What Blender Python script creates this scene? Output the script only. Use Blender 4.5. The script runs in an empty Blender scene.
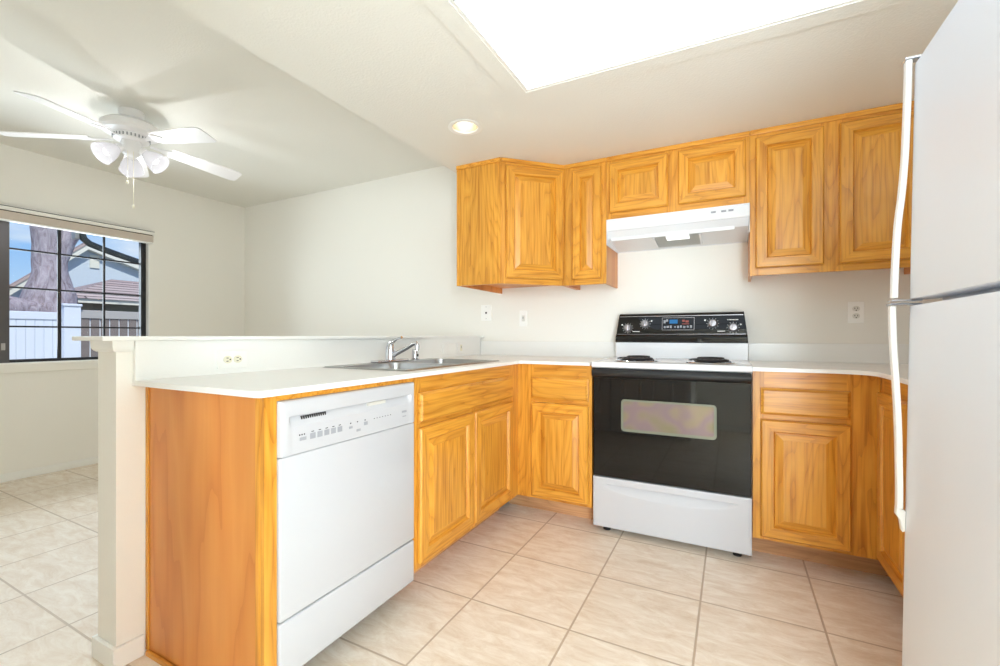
import bpy, bmesh, math, random
from mathutils import Vector, Matrix
random.seed(7)
PI = math.pi
sc = bpy.context.scene
COL = sc.collection

# ------------------------------------------------------------------ camera, world, sun, exposure
cam_d = bpy.data.cameras.new('camera')
cam_d.sensor_width = 36.0
cam_d.lens = 446.0 / 1000.0 * 36.0
cam_d.shift_y = 0.0025
cam_d.clip_start = 0.02
cam = bpy.data.objects.new('camera', cam_d)
cam.location = (0, 0, 1.057)
cam.rotation_euler = (PI / 2, 0, math.atan2(231.6, 446.0))
COL.objects.link(cam)
sc.camera = cam
sc.view_settings.view_transform = 'Standard'
sc.view_settings.look = 'None'
sc.view_settings.gamma = 1.0
sc.view_settings.use_curve_mapping = False
sc.view_settings.exposure = 0.26
sc.cycles.use_denoising = True
sc.cycles.max_bounces = 14
sc.cycles.diffuse_bounces = 8
sc.cycles.glossy_bounces = 6
sc.cycles.transparent_max_bounces = 16
sc.cycles.caustics_reflective = False
sc.cycles.caustics_refractive = False
sc.cycles.sample_clamp_indirect = 6.0

PANEL_E = 1.24       # luminous ceiling panel
BULB_W = 2.4        # each fan bulb
CAN_W = 5.0
HOOD_W = 0.05
SKY_E = 1.0
SUN_E = 3.1
WIN_W = 28.0        # daylight through window_1
REAR_FILL_W = 118.0       # added fill lamp behind the camera

w = bpy.data.worlds.new('world')
sc.world = w
w.use_nodes = True
wt = w.node_tree
wt.nodes.clear()
wo = wt.nodes.new('ShaderNodeOutputWorld')
wb = wt.nodes.new('ShaderNodeBackground')
wc = wt.nodes.new('ShaderNodeTexCoord')
ws = wt.nodes.new('ShaderNodeSeparateXYZ')
wr = wt.nodes.new('ShaderNodeValToRGB')
wn = wt.nodes.new('ShaderNodeTexNoise')
wnr = wt.nodes.new('ShaderNodeValToRGB')
wm = wt.nodes.new('ShaderNodeMixRGB')
wmp = wt.nodes.new('ShaderNodeMapping')
wt.links.new(wc.outputs['Generated'], ws.inputs[0])
wt.links.new(ws.outputs['Z'], wr.inputs[0])
wr.color_ramp.elements[0].position = 0.0
wr.color_ramp.elements[0].color = (0.62, 0.80, 0.97, 1)
wr.color_ramp.elements[1].position = 0.5
wr.color_ramp.elements[1].color = (0.10, 0.27, 0.72, 1)
e = wr.color_ramp.elements.new(0.16)
e.color = (0.27, 0.53, 0.95, 1)
wmp.inputs['Scale'].default_value = (1.6, 1.6, 6)
wt.links.new(wc.outputs['Generated'], wmp.inputs[0])
wt.links.new(wmp.outputs[0], wn.inputs['Vector'])
wn.inputs['Scale'].default_value = 2.6
wn.inputs['Detail'].default_value = 6
wt.links.new(wn.outputs['Fac'], wnr.inputs[0])
wnr.color_ramp.elements[0].position = 0.52
wnr.color_ramp.elements[1].position = 0.75
wt.links.new(wnr.outputs[0], wm.inputs[0])
wt.links.new(wr.outputs[0], wm.inputs[1])
wm.inputs[2].default_value = (0.9, 0.93, 0.97, 1)
wt.links.new(wm.outputs[0], wb.inputs[0])
wb.inputs[1].default_value = SKY_E * 0.88
wt.links.new(wb.outputs[0], wo.inputs[0])

sun_d = bpy.data.lights.new('sun', 'SUN')
sun_d.energy = SUN_E
sun_d.angle = math.radians(1)
sun_d.color = (1, 0.95, 0.88)
sun = bpy.data.objects.new('sun', sun_d)
sun.rotation_euler = (math.radians(15), math.radians(42), 0)
sun.location = (4, 0, 8)
COL.objects.link(sun)




def daylight(name, loc, rot, sx, sy, watts):
    d = bpy.data.lights.new(name, 'AREA')
    d.shape = 'RECTANGLE'
    d.size, d.size_y = sx, sy
    d.energy = watts
    d.color = (0.85, 0.935, 1.0)
    o = bpy.data.objects.new(name, d)
    o.location = loc
    o.rotation_euler = rot
    COL.objects.link(o)
    return o


# sky and sunlit-ground light at the left window, plus an added rear fill lamp (area lights emit along local -z)
daylight('window_daylight', (-4.80, 1.22, 1.38), (0, math.radians(-100), 0), 1.0, 1.7, WIN_W)
daylight('added_rear_fill', (0.74, -0.96, 1.15), (math.radians(100), 0, 0), 0.75, 1.7, REAR_FILL_W)

# ------------------------------------------------------------------ helpers
def lin(r, g, b):
    def f(c):
        c /= 255.0
        return c / 12.92 if c <= 0.04045 else ((c + 0.055) / 1.055) ** 2.4
    return (f(r), f(g), f(b), 1.0)


def new_mat(name):
    m = bpy.data.materials.new(name)
    m.use_nodes = True
    nt = m.node_tree
    return m, nt, nt.nodes['Principled BSDF']


def plain(name, rgb, rough=0.5, metal=0.0, bump=0.0, bscale=200, var=0.0, coat=0.0, spec=None):
    m, nt, p = new_mat(name)
    p.inputs['Base Color'].default_value = lin(*rgb)
    p.inputs['Roughness'].default_value = rough
    p.inputs['Metallic'].default_value = metal
    if coat:
        p.inputs['Coat Weight'].default_value = coat
        p.inputs['Coat Roughness'].default_value = 0.08
    if spec is not None:
        p.inputs['Specular IOR Level'].default_value = spec
    tc = nt.nodes.new('ShaderNodeTexCoord')
    n = nt.nodes.new('ShaderNodeTexNoise')
    n.inputs['Scale'].default_value = bscale
    n.inputs['Detail'].default_value = 2
    nt.links.new(tc.outputs['Object'], n.inputs['Vector'])
    if bump:
        b = nt.nodes.new('ShaderNodeBump')
        b.inputs['Strength'].default_value = bump
        b.inputs['Distance'].default_value = 0.002
        nt.links.new(n.outputs['Fac'], b.inputs['Height'])
        nt.links.new(b.outputs[0], p.inputs['Normal'])
    if var:
        r = nt.nodes.new('ShaderNodeValToRGB')
        c = lin(*rgb)
        r.color_ramp.elements[0].position = 0.3
        r.color_ramp.elements[1].position = 0.7
        r.color_ramp.elements[0].color = tuple(x * (1 - var) for x in c[:3]) + (1,)
        r.color_ramp.elements[1].color = tuple(min(1, x * (1 + var)) for x in c[:3]) + (1,)
        nt.links.new(n.outputs['Fac'], r.inputs[0])
        nt.links.new(r.outputs[0], p.inputs['Base Color'])
    return m


def emit(name, rgb, strength, lin_rgb=None):
    m = bpy.data.materials.new(name)
    m.use_nodes = True
    nt = m.node_tree
    nt.nodes.clear()
    o = nt.nodes.new('ShaderNodeOutputMaterial')
    e_ = nt.nodes.new('ShaderNodeEmission')
    e_.inputs[0].default_value = lin_rgb or lin(*rgb)
    e_.inputs[1].default_value = strength
    nt.links.new(e_.outputs[0], o.inputs[0])
    return m


def wood(name, axis, light, mid, dark, rough=0.34, lines=16.0, fine=0.5, coat=0.10):
    """oak: contour lines of a stretched noise give the cathedral figure; axis = grain direction"""
    m, nt, p = new_mat(name)
    N, L = nt.nodes, nt.links
    tc = N.new('ShaderNodeTexCoord')
    oi = N.new('ShaderNodeObjectInfo')
    add = N.new('ShaderNodeVectorMath')
    add.operation = 'ADD'
    sc3 = N.new('ShaderNodeVectorMath')
    sc3.operation = 'SCALE'
    cmb = N.new('ShaderNodeCombineXYZ')
    for i in range(3):
        L.new(oi.outputs['Random'], cmb.inputs[i])
    L.new(cmb.outputs[0], sc3.inputs[0])
    sc3.inputs['Scale'].default_value = 37.0
    L.new(tc.outputs['Object'], add.inputs[0])
    L.new(sc3.outputs[0], add.inputs[1])

    def mapped(across, along):
        mp = N.new('ShaderNodeMapping')
        s = [across] * 3
        s['xyz'.index(axis)] = along
        mp.inputs['Scale'].default_value = s
        L.new(add.outputs[0], mp.inputs[0])
        return mp
    a = mapped(3.8, 0.50)
    n1 = N.new('ShaderNodeTexNoise')
    n1.inputs['Scale'].default_value = 1.7
    n1.inputs['Detail'].default_value = 3.0
    n1.inputs['Roughness'].default_value = 0.38
    L.new(a.outputs[0], n1.inputs['Vector'])
    mul = N.new('ShaderNodeMath')
    mul.operation = 'MULTIPLY'
    mul.inputs[1].default_value = lines
    L.new(n1.outputs['Fac'], mul.inputs[0])
    fr = N.new('ShaderNodeMath')
    fr.operation = 'FRACT'
    L.new(mul.outputs[0], fr.inputs[0])
    b = mapped(85.0, 3.0)
    n2 = N.new('ShaderNodeTexNoise')
    n2.inputs['Scale'].default_value = 1.0
    n2.inputs['Detail'].default_value = 3
    L.new(b.outputs[0], n2.inputs['Vector'])
    c = mapped(2.0, 0.5)
    n3 = N.new('ShaderNodeTexNoise')
    n3.inputs['Scale'].default_value = 2.5
    n3.inputs['Detail'].default_value = 2
    L.new(c.outputs[0], n3.inputs['Vector'])
    r1 = N.new('ShaderNodeValToRGB')
    r1.color_ramp.elements[0].position = 0.0
    r1.color_ramp.elements[0].color = lin(*[(a_ + 2 * b_) / 3 for a_, b_ in zip(mid, dark)])
    r1.color_ramp.elements[1].position = 1.0
    r1.color_ramp.elements[1].color = lin(*mid)
    e1 = r1.color_ramp.elements.new(0.20)
    e1.color = lin(*mid)
    e2 = r1.color_ramp.elements.new(0.62)
    e2.color = lin(*light)
    L.new(fr.outputs[0], r1.inputs[0])
    r2 = N.new('ShaderNodeValToRGB')
    r2.color_ramp.elements[0].position = 0.33
    r2.color_ramp.elements[0].color = lin(*[(a_ + 2 * b_) / 3 for a_, b_ in zip(mid, dark)])
    r2.color_ramp.elements[1].position = 0.55
    r2.color_ramp.elements[1].color = lin(*light)
    L.new(n2.outputs['Fac'], r2.inputs[0])
    mx = N.new('ShaderNodeMixRGB')
    mx.inputs[0].default_value = fine
    L.new(r1.outputs[0], mx.inputs[1])
    L.new(r2.outputs[0], mx.inputs[2])
    hs = N.new('ShaderNodeHueSaturation')
    mr = N.new('ShaderNodeMapRange')
    mr.inputs[1].default_value = 0.3
    mr.inputs[2].default_value = 0.7
    mr.inputs[3].default_value = 0.90
    mr.inputs[4].default_value = 1.08
    L.new(n3.outputs['Fac'], mr.inputs[0])
    L.new(mr.outputs[0], hs.inputs['Value'])
    L.new(mx.outputs[0], hs.inputs['Color'])
    L.new(hs.outputs[0], p.inputs['Base Color'])
    p.inputs['Roughness'].default_value = rough
    p.inputs['Coat Weight'].default_value = coat
    p.inputs['Coat Roughness'].default_value = 0.15
    bp = N.new('ShaderNodeBump')
    bp.inputs['Strength'].default_value = 0.12
    bp.inputs['Distance'].default_value = 0.001
    L.new(n2.outputs['Fac'], bp.inputs['Height'])
    L.new(bp.outputs[0], p.inputs['Normal'])
    return m


class MB:
    """collects shapes; build() links them as ONE mesh object"""

    def __init__(self):
        self.bm = bmesh.new()

    def _merge(self, t, mat, M=None):
        if M is not None:
            bmesh.ops.transform(t, matrix=M, verts=t.verts)
        for f in t.faces:
            f.material_index = mat if f.material_index == 0 else f.material_index
        me = bpy.data.meshes.new('tmp')
        t.to_mesh(me)
        self.bm.from_mesh(me)
        bpy.data.meshes.remove(me)
        t.free()
        return self

    def box(self, x0, x1, y0, y1, z0, z1, mat=0, bev=0.0, seg=2, M=None):
        t = bmesh.new()
        bmesh.ops.create_cube(t, size=1.0)
        for v in t.verts:
            v.co = Vector(((x0 + x1) / 2 + v.co.x * (x1 - x0), (y0 + y1) / 2 + v.co.y * (y1 - y0), (z0 + z1) / 2 + v.co.z * (z1 - z0)))
        if bev:
            bmesh.ops.bevel(t, geom=list(t.edges), offset=bev, segments=seg, affect='EDGES', profile=0.5)
        return self._merge(t, mat, M)

    def prism(self, pts, a0, a1, axis='z', mat=0, bev=0.0, seg=2, M=None):
        """polygon pts in the plane across axis, extruded a0..a1"""
        t = bmesh.new()

        def mk(p, a):
            if axis == 'z':
                return (p[0], p[1], a)
            if axis == 'y':
                return (p[0], a, p[1])
            return (a, p[0], p[1])
        v0 = [t.verts.new(mk(p, a0)) for p in pts]
        v1 = [t.verts.new(mk(p, a1)) for p in pts]
        t.faces.new(v0)
        t.faces.new(list(reversed(v1)))
        n = len(pts)
        for i in range(n):
            t.faces.new((v0[i], v1[i], v1[(i + 1) % n], v0[(i + 1) % n]))
        bmesh.ops.recalc_face_normals(t, faces=t.faces)
        if bev:
            bmesh.ops.bevel(t, geom=list(t.edges), offset=bev, segments=seg, affect='EDGES', profile=0.5)
        return self._merge(t, mat, M)

    def tube(self, path, r, seg=12, mat=0, caps=True, M=None):
        t = bmesh.new()
        P = [Vector(p) for p in path]
        rs = r if isinstance(r, (list, tuple)) else [r] * len(P)
        rings = []
        up = None
        for i, p in enumerate(P):
            d = (P[min(i + 1, len(P) - 1)] - P[max(i - 1, 0)]).normalized()
            if up is None:
                up = Vector((0, 0, 1)) if abs(d.z) < 0.9 else Vector((1, 0, 0))
            s = d.cross(up)
            if s.length < 1e-5:
                s = d.orthogonal()
            s.normalize()
            up = s.cross(d).normalized()
            rings.append([t.verts.new(p + rs[i] * (math.cos(2 * PI * k / seg) * s + math.sin(2 * PI * k / seg) * up)) for k in range(seg)])
        for a, b in zip(rings, rings[1:]):
            for k in range(seg):
                t.faces.new((a[k], a[(k + 1) % seg], b[(k + 1) % seg], b[k]))
        if caps:
            t.faces.new(list(reversed(rings[0])))
            t.faces.new(rings[-1])
        bmesh.ops.recalc_face_normals(t, faces=t.faces)
        return self._merge(t, mat, M)

    def lathe(self, prof, seg=32, mat=0, M=None, close=False):
        """prof = [(r, z)...] about z"""
        t = bmesh.new()
        rings = []
        for r, z in prof:
            if r < 1e-6:
                rings.append([t.verts.new((0, 0, z))])
            else:
                rings.append([t.verts.new((r * math.cos(2 * PI * k / seg), r * math.sin(2 * PI * k / seg), z)) for k in range(seg)])
        pairs = list(zip(rings, rings[1:]))
        if close:
            pairs.append((rings[-1], rings[0]))
        for a, b in pairs:
            for k in range(seg):
                k2 = (k + 1) % seg
                if len(a) == 1 and len(b) == 1:
                    continue
                if len(a) == 1:
                    t.faces.new((a[0], b[k2], b[k]))
                elif len(b) == 1:
                    t.faces.new((a[k], a[k2], b[0]))
                else:
                    t.faces.new((a[k], a[k2], b[k2], b[k]))
        bmesh.ops.recalc_face_normals(t, faces=t.faces)
        return self._merge(t, mat, M)

    def rings(self, w, h, prof, x=0, z=0, y=0, mv=0, mh=1, fill=True, mfill=0, back=False):
        """concentric rectangles on a face looking to -y; prof = [(inset, out)]; sides get mv, top/bottom mh"""
        t = bmesh.new()
        R = []
        for ins, out in prof:
            R.append([t.verts.new(c) for c in ((x + ins, y - out, z + ins), (x + w - ins, y - out, z + ins), (x + w - ins, y - out, z + h - ins), (x + ins, y - out, z + h - ins))])
        for a, b in zip(R, R[1:]):
            for k in range(4):
                f = t.faces.new((a[k], a[(k + 1) % 4], b[(k + 1) % 4], b[k]))
                f.material_index = mh if k in (0, 2) else mv
        if fill:
            f = t.faces.new(R[-1])
            f.material_index = mfill
        if back:
            f = t.faces.new(list(reversed(R[0])))
            f.material_index = mfill
        me = bpy.data.meshes.new('tmp')
        t.to_mesh(me)
        self.bm.from_mesh(me)
        bpy.data.meshes.remove(me)
        t.free()
        return self

    def build(self, name, mats, parent=None, off=None, smooth=False, M=None):
        if off is not None:
            bmesh.ops.translate(self.bm, verts=self.bm.verts, vec=-Vector(off))
        if M is not None:
            bmesh.ops.transform(self.bm, matrix=M, verts=self.bm.verts)
        me = bpy.data.meshes.new(name)
        self.bm.to_mesh(me)
        self.bm.free()
        if not isinstance(mats, (list, tuple)):
            mats = [mats]
        for m in mats:
            me.materials.append(m)
        if smooth:
            for f in me.polygons:
                f.use_smooth = True
            try:
                me.set_sharp_from_angle(angle=math.radians(38))
            except Exception:
                pass
        o = bpy.data.objects.new(name, me)
        COL.objects.link(o)
        if parent is not None:
            o.parent = parent
        return o


def tag(o, label=None, cat=None, group=None, kind=None):
    if label:
        o['label'] = label
    if cat:
        o['category'] = cat
    if group:
        o['group'] = group
    if kind:
        o['kind'] = kind
    return o


def thing(name, label, cat, loc=(0, 0, 0), rotz=0.0, group=None, kind=None):
    o = bpy.data.objects.new(name, None)
    o.empty_display_size = 0.05
    COL.objects.link(o)
    o.location = loc
    o.rotation_euler = (0, 0, rotz)
    return tag(o, label, cat, group, kind)


def struct(name, mb, mats, parent=None, label=None, smooth=False):
    o = mb.build(name, mats, parent, smooth=smooth)
    if parent is None:
        tag(o, label, None, None, 'structure')
    return o


def plight(name, loc, watts, radius, color=(1, 1, 1), parent=None):
    d = bpy.data.lights.new(name, 'POINT')
    d.energy = watts
    d.shadow_soft_size = radius
    d.color = color
    o = bpy.data.objects.new(name, d)
    o.location = loc
    COL.objects.link(o)
    if parent is not None:
        o.parent = parent
    return o


# ------------------------------------------------------------------ materials
OAK = ((224, 161, 62), (211, 141, 42), (156, 88, 20))
M_oak_v = wood('oak_vertical', 'z', *OAK)
M_oak_h = wood('oak_horizontal', 'x', *OAK)
M_ply = wood('birch_plywood', 'z', (217, 144, 70), (209, 131, 56), (194, 112, 42), rough=0.38, lines=5.0, fine=0.10)
M_kick = wood('toe_kick_wood', 'x', (206, 160, 116), (192, 144, 98), (160, 112, 72), rough=0.6, coat=0.0)
M_inner = plain('cabinet_lining', (196, 160, 118), 0.7)
M_wall = plain('wall_paint', (238, 236, 229), 0.75, bump=0.25, bscale=160)
M_ceil = plain('ceiling_paint', (231, 230, 223), 0.8, bump=0.6, bscale=110)
M_trim = plain('trim_paint', (240, 240, 236), 0.4)
M_counter = plain('solid_surface_white', (239, 239, 236), 0.28, var=0.01, bscale=300)
M_appl = plain('appliance_white', (192, 193, 197), 0.22, coat=0.4)
M_appl_tex = plain('appliance_white_textured', (234, 238, 245), 0.38, bump=0.15, bscale=700)
M_plastic = plain('white_plastic', (246, 246, 243), 0.35)
M_plate = plain('backsplash_plate', (241, 241, 238), 0.35)
M_recept = plain('white_receptacle', (222, 222, 216), 0.4)
M_enamel = plain('enamel_white', (230, 231, 234), 0.22, coat=0.3)
M_fan = plain('fan_white', (240, 240, 242), 0.3)
M_latch = plain('latch_grey', (206, 204, 196), 0.4)
M_grey = plain('grey_gasket', (150, 150, 150), 0.6)
M_lgrey = plain('pale_grey_print', (152, 154, 160), 0.5)
M_dgrey = plain('dark_slot', (44, 42, 40), 0.6)
M_black = plain('black_enamel', (4, 3, 3), 0.04, spec=0.45)
M_blackm = plain('black_matte', (26, 26, 27), 0.45)
M_coil = plain('burner_coil', (48, 44, 46), 0.4, metal=0.4)
M_chrome = plain('chrome', (214, 216, 222), 0.12, metal=1.0)
M_steel = plain('brushed_steel', (176, 176, 176), 0.3, metal=1.0, bump=0.05, bscale=400)
M_knob = plain('silver_knob', (176, 172, 176), 0.3, metal=0.8)
M_ivory = plain('ivory_plastic', (232, 228, 206), 0.4)
M_winframe = plain('bronze_aluminium', (42, 42, 46), 0.4, metal=0.3)
M_valance = plain('taupe_valance', (196, 184, 172), 0.7, var=0.03, bscale=20)
M_filter = plain('hood_filter_mesh', (176, 176, 172), 0.5, metal=0.5, bump=0.8, bscale=500)
M_vinyl = plain('white_vinyl', (222, 228, 238), 0.5)
M_fgrey = plain('weathered_fence_board', (128, 118, 114), 0.8, var=0.08, bscale=9)
M_fpost = plain('fence_rail_paint', (176, 172, 168), 0.7)
M_stucco = plain('blue_grey_stucco', (200, 211, 220), 0.9, var=0.03, bscale=20)
M_fascia = plain('cream_fascia', (226, 224, 210), 0.6)
M_beige = plain('taupe_stucco', (128, 126, 112), 0.9)
M_pipe = plain('grey_downspout', (82, 86, 84), 0.5)
M_ground = plain('garden_gravel', (150, 140, 125), 0.95, var=0.15, bscale=14)
M_tanwall = plain('gutter_cream', (214, 206, 194), 0.6)


def tile_floor():
    m, nt, p = new_mat('travertine_tile')
    N, L = nt.nodes, nt.links
    tc = N.new('ShaderNodeTexCoord')
    mp = N.new('ShaderNodeMapping')
    mp.inputs['Location'].default_value = (0.11 + 0.408 * 20, -1.535 + 0.408 * 20, 0)
    L.new(tc.outputs['Object'], mp.inputs[0])
    br = N.new('ShaderNodeTexBrick')
    br.offset = 0.0
    br.inputs['Scale'].default_value = 1.0
    br.inputs['Brick Width'].default_value = 0.408
    br.inputs['Row Height'].default_value = 0.408
    br.inputs['Mortar Size'].default_value = 0.0042
    br.inputs['Mortar Smooth'].default_value = 0.25
    br.inputs['Bias'].default_value = 0.0
    br.inputs['Color1'].default_value = lin(234, 222, 206)
    br.inputs['Color2'].default_value = lin(228, 212, 192)
    br.inputs['Mortar'].default_value = lin(176, 154, 132)
    L.new(mp.outputs[0], br.inputs['Vector'])
    st = N.new('ShaderNodeMapping')
    st.inputs['Scale'].default_value = (4.5, 13.0, 1)
    L.new(tc.outputs['Object'], st.inputs[0])
    # shift the veins from tile to tile
    sn = N.new('ShaderNodeVectorMath')
    sn.operation = 'SNAP'
    sn.inputs[1].default_value = (0.408, 0.408, 1)
    L.new(mp.outputs[0], sn.inputs[0])
    s3 = N.new('ShaderNodeVectorMath')
    s3.operation = 'MULTIPLY'
    s3.inputs[1].default_value = (3.7, 9.1, 0)
    L.new(sn.outputs[0], s3.inputs[0])
    ad = N.new('ShaderNodeVectorMath')
    ad.operation = 'ADD'
    L.new(st.outputs[0], ad.inputs[0])
    L.new(s3.outputs[0], ad.inputs[1])
    n1 = N.new('ShaderNodeTexNoise')
    n1.inputs['Scale'].default_value = 1.6
    n1.inputs['Detail'].default_value = 9
    n1.inputs['Roughness'].default_value = 0.74
    n1.inputs['Distortion'].default_value = 0.6
    L.new(ad.outputs[0], n1.inputs['Vector'])
    r = N.new('ShaderNodeValToRGB')
    r.color_ramp.elements[0].position = 0.33
    r.color_ramp.elements[0].color = lin(208, 184, 156)
    r.color_ramp.elements[1].position = 0.62
    r.color_ramp.elements[1].color = lin(246, 238, 226)
    L.new(n1.outputs['Fac'], r.inputs[0])
    mx = N.new('ShaderNodeMixRGB')
    mx.inputs[0].default_value = 0.62
    L.new(br.outputs['Color'], mx.inputs[1])
    L.new(r.outputs[0], mx.inputs[2])
    m2 = N.new('ShaderNodeMixRGB')
    L.new(br.outputs['Fac'], m2.inputs[0])
    L.new(mx.outputs[0], m2.inputs[1])
    m2.inputs[2].default_value = lin(192, 172, 150)
    L.new(m2.outputs[0], p.inputs['Base Color'])
    p.inputs['Roughness'].default_value = 0.42
    bp = N.new('ShaderNodeBump')
    bp.inputs['Strength'].default_value = 0.6
    bp.inputs['Distance'].default_value = 0.002
    bp.invert = True
    L.new(br.outputs['Fac'], bp.inputs['Height'])
    L.new(bp.outputs[0], p.inputs['Normal'])
    return m


M_tile = tile_floor()


def oven_window_mat():
    m, nt, p = new_mat('iridescent_oven_window')
    N, L = nt.nodes, nt.links
    tc = N.new('ShaderNodeTexCoord')
    n = N.new('ShaderNodeTexNoise')
    n.inputs['Scale'].default_value = 9
    n.inputs['Detail'].default_value = 0.5
    L.new(tc.outputs['Object'], n.inputs['Vector'])
    r = N.new('ShaderNodeValToRGB')
    r.color_ramp.interpolation = 'B_SPLINE'
    els = r.color_ramp.elements
    els[0].position = 0.3
    els[0].color = lin(130, 126, 98)
    els[1].position = 0.72
    els[1].color = lin(134, 130, 104)
    for pos, c in ((0.42, (146, 128, 120)), (0.52, (132, 114, 126)), (0.6, (150, 134, 112))):
        e_ = els.new(pos)
        e_.color = lin(*c)
    L.new(n.outputs['Fac'], r.inputs[0])
    L.new(r.outputs[0], p.inputs['Base Color'])
    p.inputs['Roughness'].default_value = 0.1
    p.inputs['Metallic'].default_value = 0.35
    return m


M_ovenwin = oven_window_mat()
M_ovenrim = plain('oven_window_rim', (112, 116, 102), 0.2, coat=0.5)


def glass_mat():
    m = bpy.data.materials.new('window_glass')
    m.use_nodes = True
    nt = m.node_tree
    nt.nodes.clear()
    o = nt.nodes.new('ShaderNodeOutputMaterial')
    tr = nt.nodes.new('ShaderNodeBsdfTransparent')
    tr.inputs[0].default_value = (0.95, 0.97, 0.97, 1)
    gl = nt.nodes.new('ShaderNodeBsdfGlossy')
    gl.inputs['Roughness'].default_value = 0.02
    fr = nt.nodes.new('ShaderNodeFresnel')
    fr.inputs[0].default_value = 1.2
    mx = nt.nodes.new('ShaderNodeMixShader')
    nt.links.new(fr.outputs[0], mx.inputs[0])
    nt.links.new(tr.outputs[0], mx.inputs[1])
    nt.links.new(gl.outputs[0], mx.inputs[2])
    nt.links.new(mx.outputs[0], o.inputs[0])
    return m


M_glass = glass_mat()


def shade_mat():
    m = bpy.data.materials.new('frosted_shade_glass')
    m.use_nodes = True
    nt = m.node_tree
    nt.nodes.clear()
    o = nt.nodes.new('ShaderNodeOutputMaterial')
    tl = nt.nodes.new('ShaderNodeBsdfTranslucent')
    tl.inputs[0].default_value = (0.10, 0.10, 0.11, 1)
    gl = nt.nodes.new('ShaderNodeBsdfDiffuse')
    gl.inputs[0].default_value = (0.16, 0.16, 0.17, 1)
    tr = nt.nodes.new('ShaderNodeBsdfTransparent')
    em = nt.nodes.new('ShaderNodeEmission')
    em.inputs[0].default_value = (1, 0.98, 0.97, 1)
    em.inputs[1].default_value = 0.36
    m1 = nt.nodes.new('ShaderNodeMixShader')
    m1.inputs[0].default_value = 0.4
    nt.links.new(tl.outputs[0], m1.inputs[1])
    nt.links.new(gl.outputs[0], m1.inputs[2])
    m2 = nt.nodes.new('ShaderNodeMixShader')
    m2.inputs[0].default_value = 0.25
    nt.links.new(m1.outputs[0], m2.inputs[1])
    nt.links.new(tr.outputs[0], m2.inputs[2])
    ad = nt.nodes.new('ShaderNodeAddShader')
    nt.links.new(m2.outputs[0], ad.inputs[0])
    nt.links.new(em.outputs[0], ad.inputs[1])
    nt.links.new(ad.outputs[0], o.inputs[0])
    return m


M_shade = shade_mat()
M_bulb = emit('lit_bulb', (255, 252, 246), 1.5)
M_canbulb = emit('lit_flood_bulb', (255, 248, 230), 2.0)
M_canrefl = plain('gold_reflector', (250, 240, 216), 0.25, metal=0.6)
M_panel = emit('luminous_diffuser', (230, 243, 255), PANEL_E)
M_hoodlens = emit('hood_lamp_lens', (255, 255, 252), 1.2)
M_blue = emit('blue_clock_display', (70, 140, 200), 0.7)
M_red = emit('red_clock_digits', (200, 120, 110), 0.6)

# ------------------------------------------------------------------ room shell
XL, XR, YW, YF, YF2 = -4.66, 1.18, 3.0, -0.15, -0.80
ZD, ZK, XS = 2.435, 2.134, -1.62
XC = -0.36       # where the closet wall ends behind the camera
struct('floor', MB().box(XL - 0.12, XR + 0.12, YF2 - 0.12, YW + 0.12, -0.05, 0), M_tile)
struct('wall_back', MB().box(XL - 0.12, XR + 0.12, YW, YW + 0.12, 0, ZD + 0.1), M_wall)
struct('wall_right', MB().box(XR, XR + 0.12, YF2, YW, 0, ZD + 0.1), M_wall)
WY0, WY1, WZ0, WZ1 = 0.34, 2.118, 0.845, 1.95
struct('wall_left', MB().box(XL - 0.12, XL, YF - 0.12, WY0, 0, ZD + 0.1).box(XL - 0.12, XL, WY1, YW, 0, ZD + 0.1)
       .box(XL - 0.12, XL, WY0, WY1, 0, WZ0).box(XL - 0.12, XL, WY0, WY1, WZ1, ZD + 0.1), M_wall)
# closet wall behind the camera, with its double door opening
DX0, DX1, DX2, DZ = -1.94, -1.18, -0.42, 2.03
struct('wall_front', MB().box(XL, DX0, YF - 0.12, YF, 0, ZD + 0.1).box(DX2, XC, YF - 0.12, YF, 0, ZD + 0.1)
       .box(DX0, DX2, YF - 0.12, YF, DZ, ZD + 0.1).box(XC - 0.05, XC, YF2, YF - 0.12, 0, ZD + 0.1)
       .box(XC - 0.05, 0.35, YF2 - 0.12, YF2, 0, ZD + 0.1).box(1.13, XR, YF2 - 0.12, YF2, 0, ZD + 0.1)
       .box(0.35, 1.13, YF2 - 0.12, YF2, 0, 0.30).box(0.35, 1.13, YF2 - 0.12, YF2, 2.02, ZD + 0.1), M_wall)
struct('ceiling', MB().box(XL - 0.12, XS, YF - 0.12, YW + 0.12, ZD, ZD + 0.1), M_ceil)
SX0, SX1, SY0, SY1 = -0.805, 0.415, 0.58, 1.80
CX_, CY_, CR_ = -1.222, 1.962, 0.072


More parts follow.
